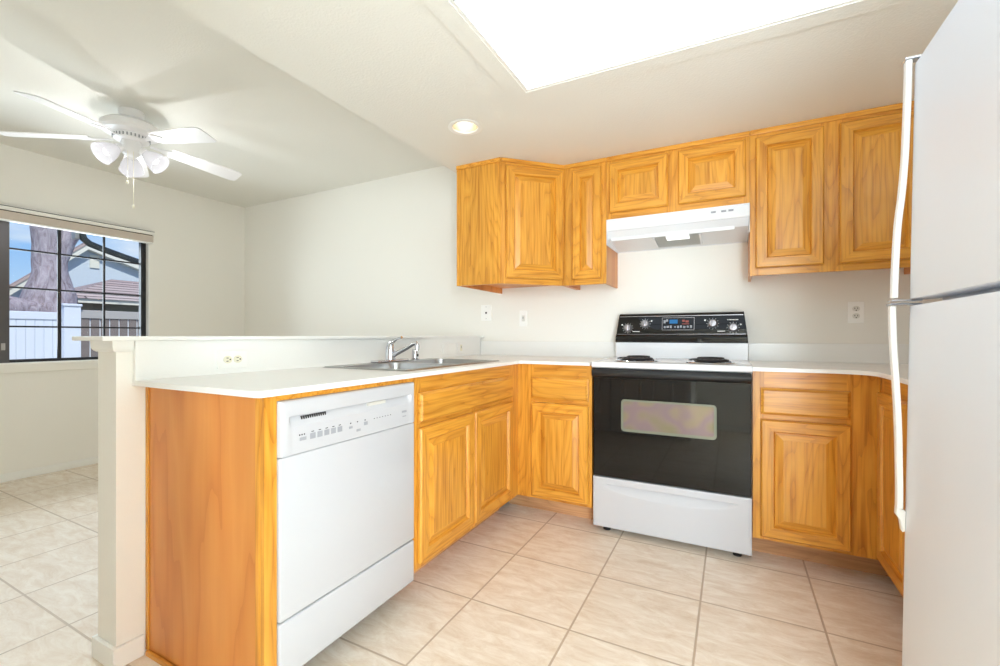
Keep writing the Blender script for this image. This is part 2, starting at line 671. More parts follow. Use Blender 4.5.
def kitchen_ceiling():
    mb = MB()
    t = ZK + 0.30
    mb.box(XS, SX0, YF2 - 0.12, SY0, ZK, t).box(SX0, SX1, YF2 - 0.12, SY0, ZK, t).box(SX1, XR + 0.12, YF2 - 0.12, YW + 0.12, ZK, t)
    mb.box(SX0, SX1, SY1, YW + 0.12, ZK, t)
    # left strip, with a round hole for the recessed lamp
    mb.box(XS, SX0, SY0, CY_ - 0.15, ZK, t).box(XS, SX0, CY_ + 0.15, YW + 0.12, ZK, t)
    mb.box(XS, CX_ - 0.15, CY_ - 0.15, CY_ + 0.15, ZK, t).box(CX_ + 0.15, SX0, CY_ - 0.15, CY_ + 0.15, ZK, t)
    n = 32
    tb = bmesh.new()
    for zz in (ZK,):
        inner = [tb.verts.new((CX_ + CR_ * math.cos(2 * PI * k / n + PI / 4), CY_ + CR_ * math.sin(2 * PI * k / n + PI / 4), zz)) for k in range(n)]
        outer = []
        for k in range(n):
            a = 2 * PI * k / n + PI / 4
            s = 0.15 / max(abs(math.cos(a)), abs(math.sin(a)))
            outer.append(tb.verts.new((CX_ + s * math.cos(a), CY_ + s * math.sin(a), zz)))
        for k in range(n):
            tb.faces.new((inner[k], outer[k], outer[(k + 1) % n], inner[(k + 1) % n]))
    mb._merge(tb, 0)
    mb.box(SX0 - 0.1, SX1 + 0.1, SY0 - 0.1, SY1 + 0.1, t, t + 0.02)
    mb.box(CX_ - 0.16, CX_ + 0.16, CY_ - 0.16, CY_ + 0.16, t, t + 0.02)
    return struct('ceiling', mb, M_ceil)


kitchen_ceiling()
# painted border round the luminous panel
b = MB()
for x0, x1, y0, y1 in ((SX0 - 0.075, SX0, SY0 - 0.075, SY1 + 0.075), (SX1, SX1 + 0.075, SY0 - 0.075, SY1 + 0.075), (SX0, SX1, SY0 - 0.075, SY0), (SX0, SX1, SY1, SY1 + 0.075)):
    b.box(x0, x1, y0, y1, ZK - 0.006, ZK)
struct('trim_1', b, M_ceil)

# half wall of the peninsula with its ledge cap and cove
HX0, HX1, HY = -1.855, -1.735, 0.695
struct('wall_peninsula', MB().box(HX0, HX1, HY, YW, 0, 1.040), M_wall)
struct('trim_2', MB().box(-1.905, -1.695, 0.645, YW, 1.0405, 1.0545, bev=0.002), M_counter, label=None)


def cove():
    mb = MB()
    prof = [(0.0, 1.004), (0.004, 1.0045), (0.009, 1.008), (0.013, 1.014), (0.015, 1.022), (0.0155, 1.0403)]
    # path: dining side -> round the end -> kitchen side up to the backsplash
    path = [(HX0, YW), (HX0, HY), (HX1, HY), (HX1, 0.737)]
    nrm = [(-1, 0), (-1, -1), (1, -1), (1, 0)]
    t = bmesh.new()
    R = []
    for (px, py), (nx, ny) in zip(path, nrm):
        R.append([t.verts.new((px + nx * o_, py + ny * o_, z)) for o_, z in prof])
    for a, b_ in zip(R, R[1:]):
        for k in range(len(prof) - 1):
            t.faces.new((a[k], a[k + 1], b_[k + 1], b_[k]))
    t.faces.new(R[0])
    t.faces.new(list(reversed(R[-1])))
    bmesh.ops.recalc_face_normals(t, faces=t.faces)
    mb._merge(t, 0)
    return mb


struct('trim_3', cove(), M_trim)
# unseen tall window, added behind the camera to let the fill light in
w2 = thing('window_added', None, None, (0.84, YF2, 0.30), kind='structure')
b = MB()
for x0, x1, z0, z1 in ((0.35, 0.39, 0.30, 2.02), (1.09, 1.13, 0.30, 2.02), (0.39, 1.09, 0.30, 0.34), (0.39, 1.09, 1.98, 2.02), (0.39, 1.09, 1.14, 1.18)):
    b.box(x0, x1, YF2 - 0.08, YF2 - 0.03, z0, z1)
b.build('window_frame', M_winframe, w2, w2.location)
MB().box(0.39, 1.09, YF2 - 0.058, YF2 - 0.054, 0.34, 1.98).build('pane', M_glass, w2, w2.location)
# baseboards
struct('baseboard_left', MB().box(XL, XL + 0.012, YF, YW, 0, 0.058, bev=0.003), M_trim)
struct('baseboard_back', MB().box(XL + 0.012, HX0, YW - 0.012, YW, 0, 0.058, bev=0.003), M_trim)
struct('baseboard_front', MB().box(XL + 0.012, DX0 - 0.06, YF, YF + 0.012, 0, 0.058, bev=0.003)
       .box(XC, XR, YF2, YF2 + 0.012, 0, 0.058, bev=0.003), M_trim)
struct('baseboard_peninsula', MB().box(HX0 - 0.013, HX0, HY - 0.013, YW - 0.013, 0, 0.068, bev=0.003)
       .box(HX0, HX1, HY - 0.013, HY, 0, 0.068, bev=0.003)
       .box(HX1, HX1 + 0.013, HY - 0.013, 0.768, 0, 0.068, bev=0.003), M_trim)


# six panel closet doors behind the camera (seen in the oven door)
def panel_door(name, x0, x1, knob_x):
    mb = MB()
    W, H = x1 - x0 - 0.006, DZ - 0.012
    mb.box(x0 + 0.003, x1 - 0.003, YF - 0.040, YF - 0.008, 0.008, 0.008 + H)
    pw = (W - 0.11 * 2 - 0.10) / 2
    for col_ in range(2):
        px = x0 + 0.003 + 0.11 + col_ * (pw + 0.10)
        for z0, z1 in ((0.20, 0.82), (0.98, 1.60), (1.70, 1.92)):
            t = MB()
            # raised panel facing +y (mirrored ring)
            tb = bmesh.new()
            R = []
            for ins, out in ((0, 0), (0.004, 0.008), (0.014, 0.008), (0.022, -0.006), (0.05, 0.004), (0.055, 0.004)):
                yy = YF - 0.008 + out
                R.append([tb.verts.new(c) for c in ((px + ins, yy, z0 + ins), (px + pw - ins, yy, z0 + ins), (px + pw - ins, yy, z1 - ins), (px + ins, yy, z1 - ins))])
            for a, b_ in zip(R, R[1:]):
                for k in range(4):
                    tb.faces.new((a[(k + 1) % 4], a[k], b_[k], b_[(k + 1) % 4]))
            tb.faces.new(list(reversed(R[-1])))
            mb._merge(tb, 0)
    o = struct(name, mb, M_trim)
    k = MB().lathe([(0, 0.045), (0.018, 0.042), (0.024, 0.032), (0.018, 0.02), (0.008, 0.014), (0.02, 0.004), (0.022, 0.0)], 20,
                   M=Matrix.Translation((knob_x, YF - 0.008, 0.95)) @ Matrix.Rotation(-PI / 2, 4, 'X'))
    k.build('door_knob', M_chrome, o, smooth=True)


panel_door('door_1', DX0, DX1, DX1 - 0.06)
panel_door('door_2', DX1, DX2, DX1 + 0.06)
b = MB()
b.box(DX0 - 0.055, DX0, YF, YF + 0.014, 0, DZ + 0.055, bev=0.003).box(DX2, XC - 0.004, YF, YF + 0.014, 0, DZ + 0.055, bev=0.003)
b.box(DX0, DX2, YF, YF + 0.014, DZ, DZ + 0.055, bev=0.003)
struct('trim_4', b, M_trim)

# ------------------------------------------------------------------ window_1 in the left wall
win = thing('window_1', None, None, (XL, (WY0 + WY1) / 2, WZ0), kind='structure')
off = win.location
b = MB()
FX0, FX1 = XL - 0.085, XL - 0.045
FW = 0.035
b.box(FX0, FX1, WY0, WY0 + FW, WZ0 + 0.012, WZ1).box(FX0, FX1, WY1 - 0.050, WY1 - 0.012, WZ0 + 0.012, WZ1)
b.box(FX0, FX1, WY0 + FW, WY1 - 0.050, WZ0 + 0.004, WZ0 + 0.034).box(FX0, FX1, WY0 + FW, WY1 - 0.050, WZ1 - FW, WZ1)
MB().box(FX0 - 0.005, FX1 + 0.012, 1.185, 1.243, WZ0 + 0.006, WZ1).build('meeting_stile', plain('stile_bronze', (92, 90, 92), 0.35, metal=0.5), win, off)
b.build('window_frame', M_winframe, win, off)
for y0, y1, vs in ((1.243, 2.068, (1.526, 1.810)), (0.375, 1.185, (0.645, 0.915))):
    b = MB()
    gx = FX0 + 0.018
    for i, yv in enumerate(vs):
        hw = 0.011 if (i == 0) else 0.007
        b.box(gx - 0.006, gx + 0.006, yv - hw, yv + hw, WZ0 + 0.034, WZ1 - 0.03)
    for zz in (1.124, 1.414, 1.700):
        b.box(gx - 0.0055, gx + 0.0055, y0, y1, zz - 0.0065, zz + 0.0065)
    b.build('window_muntins', M_winframe, win, off)
    MB().box(gx - 0.002, gx + 0.002, y0, y1, WZ0 + 0.03, WZ1 - 0.03).build('pane', M_glass, win, off)
# white drywall reveal and stool
b = MB()
b.box(XL - 0.118, XL - 0.001, WY1 - 0.012, WY1, WZ0 + 0.012, WZ1)
b.box(XL - 0.118, XL + 0.0, WY0, WY1, WZ0, WZ0 + 0.012)
b.build('window_reveal', M_trim, win, off)
MB().box(XL, XL + 0.014, WY0 - 0.03, WY1 + 0.03, WZ0 - 0.062, WZ0 + 0.004, bev=0.003).build('window_apron', M_wall, win, off)
MB().box(FX1, FX1 + 0.014, 1.20, 1.222, 0.95, 1.0, bev=0.002).build('window_latch', M_steel, win, off)

val = thing('window_valance', 'taupe blind headrail mounted above the black-framed window', 'blind', (XL, (WY0 + WY1) / 2, 1.885))
b = MB()
b.box(XL, XL + 0.045, WY0 - 0.03, 2.125, 1.892, 1.952, bev=0.004)
b.build('rail_face', M_valance, val, val.location)
MB().box(XL, XL + 0.052, WY0 - 0.035, 2.130, 1.958, 1.985, bev=0.003).build('top_cap', M_wall, val, val.location)
MB().box(XL + 0.004, XL + 0.040, WY0 - 0.02, 2.118, 1.9515, 1.9585).build('painted_shadow_strip', M_dgrey, val, val.location)  # dark strip in place of the shade between cap and rail
MB().box(XL + 0.002, XL + 0.047, WY0 - 0.03, 2.125, 1.882, 1.8922, bev=0.002).build('bottom_rail', M_trim, val, val.location)

MB().box(XL, XL + 0.0525, WY0 - 0.035, 2.1305, 1.9855, 1.9885).build('top_shadow_line', M_dgrey, val, val.location)  # thin dark strip painted in as a shadow line above the cap
# ------------------------------------------------------------------ cabinets
DOOR_RINGS = [(0.0, 0.0), (0.0, 0.012), (0.006, 0.019), (0.050, 0.019), (0.053, 0.012), (0.058, 0.004)]


def cab_door(root, x, z, w, h, y=0.0, label=None):
    mb = MB().rings(w, h, DOOR_RINGS, x, z, y - 0.003, fill=True, mfill=0, back=True)
    d = mb.build('door', [M_oak_v, M_oak_h], root)
    if label:
        d['label'] = label
    pb = MB().rings(w - 0.112, h - 0.112, [(0.0, 0.0), (0.0, 0.0015), (0.030, 0.0115), (0.032, 0.0125)], x + 0.056, z + 0.056, y - 0.0071, mv=0, mh=1, mfill=0, back=True)
    pb.build('raised_panel', [M_oak_v, M_oak_h], d)
    return d


def cab_drawer(root, x, z, w, h, y=0.0):
    mb = MB().rings(w, h, [(0.0, 0.0), (0.0, 0.010), (0.004, 0.012), (0.012, 0.019), (0.013, 0.019)], x, z, y - 0.003, mv=0, mh=0, mfill=0, back=True)
    return mb.build('drawer_front', [M_oak_h], root)


def face_frame(root, W, z0, z1, stiles, rails, y=0.0, mid_top=None):
    """stiles = [(x0, x1)], rails = [(x0, x1, z0, z1)], 19 mm thick behind the face y"""
    mb = MB()
    for i, (a, b_) in enumerate(stiles):
        mb.box(a, b_, y, y + 0.019, z0, mid_top if (mid_top and 0 < i < len(stiles) - 1) else z1, mat=0)
    for a, b_, c, d in rails:
        mb.box(a, b_, y, y + 0.019, c, d, mat=1)
    return mb.build('face_frame', [M_oak_v, M_oak_h], root)


def carcass(root, W, D, z0, z1, lift=0.0, left=True, right=True, y0=0.0195):
    """open-fronted box behind the face frame; lift = how far the floor panel is raised"""
    mb = MB()
    if left:
        mb.box(0, 0.012, y0, D, z0, z1)
    if right:
        mb.box(W - 0.012, W, y0, D, z0, z1)
    mb.box(0.012, W - 0.012, D - 0.006, D, z0 + lift, z1)
    mb.box(0.012, W - 0.012, y0, D - 0.006, z0 + lift, z0 + lift + 0.012)
    mb.box(0.012, W - 0.012, y0, D - 0.006, z1 - 0.012, z1)
    return mb.build('carcass', [M_ply], root)


UB, UT = 1.372, 2.130          # upper cabinets
UH = UT - UB
TOPR = 0.040


def crown(root, segs):
    mb = MB()
    for x0, x1, y in segs:
        mb.box(x0, x1, y - 0.010, y, UH - 0.022, UH + 0.0035, bev=0.003)
    return mb.build('scribe_moulding', M_oak_h, root)


# diagonal corner wall cabinet
A = Vector((-1.550, 2.396))
B_ = Vector((-1.242, 2.396))
C_ = Vector((-0.943, 2.695))
dc = thing('wall_cabinet', 'oak diagonal corner wall cabinet with plain end panel above the peninsula', 'cabinet', (B_.x, B_.y, UB), math.radians(45))
L45 = (C_ - B_).length
face_frame(dc, L45, 0, UH, [(0.001, 0.034), (L45 - 0.034, L45 - 0.001)], [(0.034, L45 - 0.034, 0, 0.035), (0.034, L45 - 0.034, UH - TOPR, UH)])
cab_door(dc, 0.034, 0.034, L45 - 0.048, UH - 0.034 - 0.040)
Minv = (Matrix.Translation((B_.x, B_.y, UB)) @ Matrix.Rotation(math.radians(45), 4, 'Z')).inverted()
mb = MB()
mb.box(A.x, A.x + 0.012, A.y + 0.0006, YW - 0.001, UB, UT)              # side towards the dining room
mb.box(A.x + 0.012, C_.x - 0.002, YW - 0.007, YW - 0.001, UB + 0.04, UT)
mb.prism([(A.x + 0.012, A.y + 0.02), (B_.x - 0.002, A.y + 0.02), (C_.x - 0.02, C_.y + 0.003), (C_.x - 0.015, YW - 0.007), (A.x + 0.012, YW - 0.007)], UB + 0.04, UB + 0.052)
mb.prism([(A.x + 0.012, A.y + 0.02), (B_.x - 0.002, A.y + 0.02), (C_.x - 0.02, C_.y + 0.003), (C_.x - 0.015, YW - 0.007), (A.x + 0.012, YW - 0.007)], UT - 0.012, UT)
mb.box(C_.x - 0.014, C_.x - 0.002, C_.y + 0.003, YW - 0.007, UB, UT)
mb.build('carcass', M_ply, dc, M=Minv)
MB().box(A.x + 0.0125, B_.x - 0.0005, A.y, A.y + 0.018, UB, UT).build('end_panel', M_oak_v, dc, M=Minv)
MB().box(A.x - 0.003, A.x + 0.012, A.y - 0.003, A.y + 0.0002, UB, UT - 0.024).build('edge_strip', M_oak_v, dc, M=Minv)
mb = MB()
mb.box(A.x - 0.004, B_.x + 0.004, A.y - 0.009, A.y - 0.0005, UT - 0.022, UT + 0.0035, bev=0.002)
mb.build('scribe_moulding', M_oak_h, dc, M=Minv)
MB().box(0.004, L45 - 0.004, -0.010, -0.0005, UH - 0.022, UH + 0.0035, bev=0.003).build('scribe_moulding', M_oak_h, dc)

YU = 2.695


def wall_cab(label, x0, x1, z0, doors, stiles, mid_label=None, brail=0.038):
    W, H = x1 - x0, UT - z0
    r = thing('wall_cabinet', label, 'cabinet', (x0, YU, z0))
    rails = []
    xs = sorted(stiles)
    for (a0, a1), (b0, b1) in zip(xs, xs[1:]):
        rails.append((a1, b0, 0, brail))
        rails.append((a1, b0, H - TOPR, H))
    face_frame(r, W, 0, H, stiles, rails)
    carcass(r, W, YW - YU - 0.001, 0, H, lift=0.04)
    for dx, dz, dw, dh in doors:
        cab_door(r, dx, dz, dw, dh)
    MB().box(0.0, W, -0.010, -0.0005, H - 0.022, H + 0.0035, bev=0.003).build('scribe_moulding', M_oak_h, r)
    return r


wall_cab('narrow single-door oak wall cabinet left of the range hood', -0.9425, -0.6735, UB,
         [(0.058, 0.034, 0.182, UH - 0.078)], [(0, 0.075), (0.226, 0.269)])
ZH = 1.755
wall_cab('short two-door oak wall cabinet directly above the range hood', -0.6725, 0.0855, ZH,
         [(0.020, 0.038, 0.332, 0.296), (0.407, 0.038, 0.332, 0.296)], [(0, 0.035), (0.335, 0.425), (0.722, 0.758)], brail=0.05)
wall_cab('wide two-door oak wall cabinet right of the range hood', 0.0865, 0.800, UB,
         [(0.025, 0.036, 0.292, UH - 0.078), (0.379, 0.036, 0.305, UH - 0.078)], [(0, 0.045), (0.300, 0.395), (0.668, 0.713)])
wall_cab('oak wall cabinet in the right corner mostly hidden by the refrigerator', 0.801, 1.179, UB,
         [(0.03, 0.036, 0.32, UH - 0.078)], [(0, 0.045), (0.335, 0.378)])

# base cabinets -------------------------------------------------
BT, TK = 0.8925, 0.114
XP, YB = -1.125, 2.395


def base_cab(label, loc, rotz, W, D, stiles, doors, drawers, extra_rails=(), left=True, right=True, top=BT, kl=0.0, kr=0.0, mid=True):
    r = thing('base_cabinet', label, 'cabinet', (loc[0], loc[1], 0), rotz)
    xs = sorted(stiles)
    rails = []
    mid_top = 0.7145 if len(xs) == 3 and mid else None
    if mid_top:
        rails.append((xs[0][1], xs[-1][0], top - 0.100, top))
    for (a0, a1), (b0, b1) in zip(xs, xs[1:]):
        rails.append((a1, b0, TK, TK + 0.030))
        if not mid_top:
            rails.append((a1, b0, top - 0.100, top))
        if mid:
            rails.append((a1, b0, 0.672, 0.715))
    face_frame(r, W, TK, top, stiles, rails, mid_top=mid_top)
    mb = MB()
    if left:
        mb.box(0, 0.012, 0.0195, D, TK, top)
    if right:
        mb.box(W - 0.012, W, 0.0195, D, TK, top)
    mb.box(0.012, W - 0.012, D - 0.006, D, TK, top)
    mb.box(0.012, W - 0.012, 0.0195, D - 0.006, TK, TK + 0.012)
    mb.build('carcass', M_ply, r)
    MB().box(-kl, W + kr, 0.125, 0.137, 0, TK - 0.0005).build('toe_kick', M_kick, r)
    for d in doors:
        cab_door(r, *d)
    for d in drawers:
        cab_drawer(r, *d)
    return r


# sink base, faces +x ; local x = world y - 1.42
SB0 = 1.4205
base_cab('amber oak sink base cabinet with two doors and long false drawer front', (XP, SB0), PI / 2, YB - SB0 - 0.0005, 0.605,
         [(0, 0.045), (0.430, 0.480), (0.862, 0.974)],
         [(0.020, 0.140, 0.420, 0.543), (0.452, 0.140, 0.422, 0.543)], [(0.020, 0.703, 0.854, 0.122)])
# corner + left of range
base_cab('narrow oak base cabinet with one drawer between corner and range', (XP, YB), 0, 0.4475, 0.600,
         [(0.0, 0.105), (0.418, 0.4475)], [(0.092, 0.131, 0.338, 0.540)], [(0.092, 0.695, 0.338, 0.122)], left=False, kl=0.118)
# right of the range
base_cab('oak base cabinet with drawer and raised panel door right of the range', (0.0875, YB), 0, 0.4675, 0.600,
         [(0, 0.046), (0.353, 0.4675)], [(0.032, 0.131, 0.334, 0.540)], [(0.032, 0.695, 0.332, 0.122)], kr=0.118)
# right wall run, faces -x, partly hidden by the refrigerator
XQ = 0.556
base_cab('oak base cabinet with full-height door on the right wall beside the refrigerator', (XQ, YB - 0.0005), -PI / 2, 0.775, 0.620,
         [(0, 0.045), (0.40, 0.44), (0.74, 0.775)], [(0.026, 0.131, 0.37, 0.692), (0.43, 0.131, 0.325, 0.692)], [], mid=False)
# end panel of the peninsula beside the dishwasher
ep = thing('end_panel', 'smooth orange plywood end panel closing the peninsula left of the dishwasher', 'cabinet panel', (-1.43, 0.78, 0))
o3 = ep.location
MB().box(-1.733, XP - 0.0195, 0.778, 0.790, 0.0, BT).build('panel', M_ply, ep, o3)
MB().box(XP - 0.019, XP, 0.778, 0.8165, 0.0, BT).box(-1.160, XP - 0.019, 0.7765, 0.7778, 0.0, BT).build('corner_stile', M_oak_v, ep, o3)
MB().box(-1.733, -1.716, 0.7745, 0.7775, 0.012, BT).build('scribe_strip', M_oak_v, ep, o3)
MB().box(-1.716, XP - 0.001, 0.766, 0.7758, 0.0, 0.018, bev=0.003).build('shoe_moulding', M_oak_h, ep, o3)
MB().box(-1.70, XP - 0.001, 0.817, SB0 - 0.001, 0.874, BT).build('top_rail', M_oak_h, ep, o3)

# ------------------------------------------------------------------ countertops
CT0, CT1 = 0.8935, 0.9105
YC = 2.355


def arc(cx, cy, r, a0, a1, n=8):
    return [(cx + r * math.cos(math.radians(a0 + (a1 - a0) * i / n)), cy + r * math.sin(math.radians(a0 + (a1 - a0) * i / n))) for i in range(n + 1)]


ct = thing('countertop', 'white L-shaped countertop with the sink on the peninsula', 'countertop', (-1.4, 1.9, CT0))
o3 = ct.location
SKX0, SKX1, SKY0, SKY1 = -1.660, -1.170, 1.430, 2.262      # sink cutout (outer rim)
cx0, cx1, cy0, cy1 = SKX0 + 0.02, SKX1 - 0.02, SKY0 + 0.02, SKY1 - 0.02
t = bmesh.new()
outer = arc(-1.113, 0.760, 0.022, -90, 0) + arc(-1.076, 2.340, -0.015, 0, -90, 6)[0:0] + [(-1.091, 2.335)] + arc(-1.071, 2.335, 0.020, 180, 90, 6)[1:] + [(-0.679, YC), (-0.679, YW - 0.001), (-1.734, YW - 0.001), (-1.734, 0.738)]
inner = [(cx0, cy0), (cx1, cy0), (cx1, cy1), (cx0, cy1)]


def slab(outer, inner, z0, z1):
    t = bmesh.new()
    vo = [t.verts.new((x, y, z1)) for x, y in outer]
    eo = [t.edges.new((vo[i], vo[(i + 1) % len(vo)])) for i in range(len(vo))]
    if inner:
        vi = [t.verts.new((x, y, z1)) for x, y in inner]
        eo += [t.edges.new((vi[i], vi[(i + 1) % len(vi)])) for i in range(len(vi))]
    bmesh.ops.triangle_fill(t, edges=eo, use_beauty=True)
    fs = list(t.faces)
    r = bmesh.ops.extrude_face_region(t, geom=fs)
    vs = [g for g in r['geom'] if isinstance(g, bmesh.types.BMVert)]
    bmesh.ops.translate(t, verts=vs, vec=(0, 0, z0 - z1))
    bmesh.ops.recalc_face_normals(t, faces=t.faces)
    return t


t.free()
mb = MB()
mb._merge(slab(outer, inner, CT0, CT1), 0)
mb.build('slab', M_counter, ct, o3)
MB().box(-1.734, -1.716, 0.739, YW - 0.022, CT1, 1.0402, bev=0.001).build('backsplash', M_counter, ct, o3)
MB().box(-1.7155, -0.679, YW - 0.021, YW - 0.001, CT1, 1.013, bev=0.002).build('backsplash', M_counter, ct, o3)

c2 = thing('countertop', 'white countertop right of the range curving toward the refrigerator', 'countertop', (0.6, 2.7, CT0))
o3 = c2.location
ex = 0.088
p0 = (0.5535 - 0.04 * 0.414, YC)
pts = [(ex, YC), (0.44, YC)]
# concave bend into the right wall run
rr = 0.11
pts = [(ex, YC)] + [(0.518 - rr + rr * math.sin(math.radians(a)), YC - rr + rr * math.cos(math.radians(a))) for a in range(0, 91, 10)]
pts += [(0.518, 1.625), (XR - 0.001, 1.625), (XR - 0.001, YW - 0.001), (ex, YW - 0.001)]
mb = MB()
mb._merge(slab(pts, None, CT0, CT1), 0)
mb.build('slab', M_counter, c2, o3)
MB().box(ex, XR - 0.001, YW - 0.021, YW - 0.001, CT1, 1.013, bev=0.002).box(XR - 0.021, XR - 0.001, 1.625, YW - 0.022, CT1, 1.013, bev=0.002).build('backsplash', M_counter, c2, o3)

# ------------------------------------------------------------------ sink, faucet, air gap
sk = thing('sink', 'stainless steel double-bowl drop-in sink in the peninsula countertop', 'sink', ((SKX0 + SKX1) / 2, (SKY0 + SKY1) / 2, CT1))
o3 = sk.location
ZT = CT1 + 0.006


def sink_mesh():
    t = bmesh.new()
    nx, ny = 66, 108
    bx0, bx1 = SKX0 + 0.085, SKX1 - 0.028
    ymid = (SKY0 + SKY1) / 2
    bowls = [(SKY0 + 0.030, ymid - 0.016), (ymid + 0.016, SKY1 - 0.030)]

    def sdf(x, y, x0, x1, y0, y1, r):
        qx = abs(x - (x0 + x1) / 2) - (x1 - x0) / 2 + r
        qy = abs(y - (y0 + y1) / 2) - (y1 - y0) / 2 + r
        return math.hypot(max(qx, 0), max(qy, 0)) + min(max(qx, qy), 0) - r
    V = {}
    for i in range(nx + 1):
        for j in range(ny + 1):
            x = SKX0 + (SKX1 - SKX0) * i / nx
            y = SKY0 + (SKY1 - SKY0) * j / ny
            d = min(sdf(x, y, bx0, bx1, a, b_, 0.05) for a, b_ in bowls)
            dr = sdf(x, y, SKX0, SKX1, SKY0, SKY1, 0.02)
            z = ZT
            if dr > -0.006:
                z = CT1 + 0.0008 + 0.005 * max(0, min(1, -dr / 0.006))
            if d < 0:
                s = min(1, -d / 0.030)
                z = ZT - 0.165 * (s ** 0.6) if s < 1 else ZT - 0.165 - 0.004 * min(1, (-d - 0.03) / 0.1)
            elif d < 0.006:
                z = ZT - 0.001
            V[i, j] = t.verts.new((x, y, z))
    for i in range(nx):
        for j in range(ny):
            t.faces.new((V[i, j], V[i + 1, j], V[i + 1, j + 1], V[i, j + 1]))
    return t, bowls, (bx0, bx1)


t, bowls, bxr = sink_mesh()
mb = MB()
mb._merge(t, 0)
mb.build('basin', M_steel, sk, o3, smooth=True)
for a, b_ in bowls:
    MB().lathe([(0, 0.002), (0.02, 0.001), (0.036, 0.003), (0.042, 0.001), (0.043, 0.0)], 24, M=Matrix.Translation(((bxr[0] + bxr[1]) / 2, (a + b_) / 2, ZT - 0.167))).build('drain', M_chrome, sk, o3, smooth=True)

FXc, FYc = -1.622, 1.850
fa = thing('faucet', 'chrome single-lever kitchen faucet on the sink deck', 'faucet', (FXc, FYc, ZT))
o3 = fa.location
MB().box(FXc - 0.026, FXc + 0.026, FYc - 0.125, FYc + 0.125, ZT + 0.0003, ZT + 0.012, bev=0.005, seg=3).build('deck_plate', M_chrome, fa, o3, smooth=True)
MB().lathe([(0.027, 0.010), (0.026, 0.05), (0.024, 0.075), (0.019, 0.092), (0.0, 0.098)], 24, M=Matrix.Translation((FXc, FYc, ZT))).build('body', M_chrome, fa, o3, smooth=True)
MB().tube([(FXc + 0.010, FYc, ZT + 0.030), (FXc + 0.05, FYc - 0.004, ZT + 0.048), (FXc + 0.12, FYc - 0.010, ZT + 0.076), (FXc + 0.165, FYc - 0.014, ZT + 0.098),
           (FXc + 0.184, FYc - 0.016, ZT + 0.102), (FXc + 0.192, FYc - 0.017, ZT + 0.090)], [0.013, 0.012, 0.0105, 0.010, 0.010, 0.010], 14).build('spout', M_chrome, fa, o3, smooth=True)
MB().lathe([(0, -0.026), (0.011, -0.026), (0.012, 0.0), (0.010, 0.008), (0, 0.01)], 18, M=Matrix.Translation((FXc + 0.192, FYc - 0.017, ZT + 0.090))).build('aerator', M_chrome, fa, o3, smooth=True)
MB().tube([(FXc - 0.006, FYc, ZT + 0.086), (FXc + 0.012, FYc, ZT + 0.104), (FXc + 0.045, FYc - 0.002, ZT + 0.122), (FXc + 0.080, FYc - 0.004, ZT + 0.131)], [0.016, 0.011, 0.006, 0.007], 12).build('lever', M_chrome, fa, o3, smooth=True)
ag = thing('air_gap', 'small chrome air gap cap standing right of the faucet', 'air gap', (-1.622, 2.060, ZT))
MB().lathe([(0.024, 0.0), (0.024, 0.006), (0.018, 0.008), (0.018, 0.056), (0.015, 0.062), (0, 0.064)], 24, M=Matrix.Translation((-1.622, 2.060, ZT + 0.0003))).build('cap', M_chrome, ag, ag.location, smooth=True)
MB().box(-1.603, -1.6015, 2.054, 2.066, ZT + 0.02, ZT + 0.034).build('slot', M_dgrey, ag, ag.location)


# ------------------------------------------------------------------ outlets and switches
def outlet(label, centre, normal, w=0.070, h=0.115, kind='duplex', horiz=False):
    """plate lying on a wall; normal '-y' or '+x'"""
    rz = 0 if normal == '-y' else PI / 2
    r = thing('wall_outlet' if kind != 'switch' else 'wall_switch', label, 'outlet' if kind != 'switch' else 'switch', centre, rz)
    if horiz:
        w, h = h, w
    MB().box(-w / 2, w / 2, -0.0065, -0.0003, -h / 2, h / 2, bev=0.0025).build('cover_plate', M_plastic if normal == '-y' else M_plate, r)
    if kind == 'blank':
        MB().box(-0.020, 0.020, -0.0085, -0.006, -0.022, 0.022, bev=0.001).build('insert', M_plate, r)
    if kind == 'duplex':
        for s in (-1, 1):
            cx, cz = (s * 0.0195, 0) if horiz else (0, s * 0.0195)
            rec = MB().prism([(cx + 0.0165 * math.cos(a * PI / 10), cz + 0.0145 * math.sin(a * PI / 10)) for a in range(20)], -0.0085, -0.0060, 'y').build('receptacle', M_recept if normal == '-y' else M_ivory, r)
            mb = MB()
            for q in (-1, 1):
                if horiz:
                    mb.box(cx - 0.006, cx + 0.002, -0.0090, -0.0084, cz + q * 0.006 - 0.0013, cz + q * 0.006 + 0.0013)
                else:
                    mb.box(cx + q * 0.006 - 0.0013, cx + q * 0.006 + 0.0013, -0.0090, -0.0084, cz - 0.002, cz + 0.006)
            if horiz:
                mb.box(cx + 0.006, cx + 0.011, -0.0090, -0.0084, cz - 0.0025, cz + 0.0025)
            else:
                mb.box(cx - 0.0025, cx + 0.0025, -0.0090, -0.0084, cz - 0.011, cz - 0.006)
            mb.build('slots', M_dgrey, rec)
    elif kind == 'switch':
        MB().box(-0.012, 0.012, -0.0095, -0.006, -0.022, 0.022, bev=0.002).build('rocker', M_recept if normal == '-y' else M_ivory, r)
        MB().box(-0.003, 0.003, -0.0105, -0.0095, -0.003, 0.012, bev=0.0008).build('toggle', M_lgrey, r)
    elif kind == 'jack':
        MB().box(-0.007, 0.007, -0.0085, -0.006, -0.007, 0.007, bev=0.001).build('jack', M_dgrey, r)
        for s in (-1, 1):
            MB().lathe([(0, 0.0015), (0.003, 0.001), (0.0034, 0)], 12, M=Matrix.Translation((0, -0.0063, s * 0.045)) @ Matrix.Rotation(PI / 2, 4, 'X')).build('screw', M_lgrey, r)
    return r


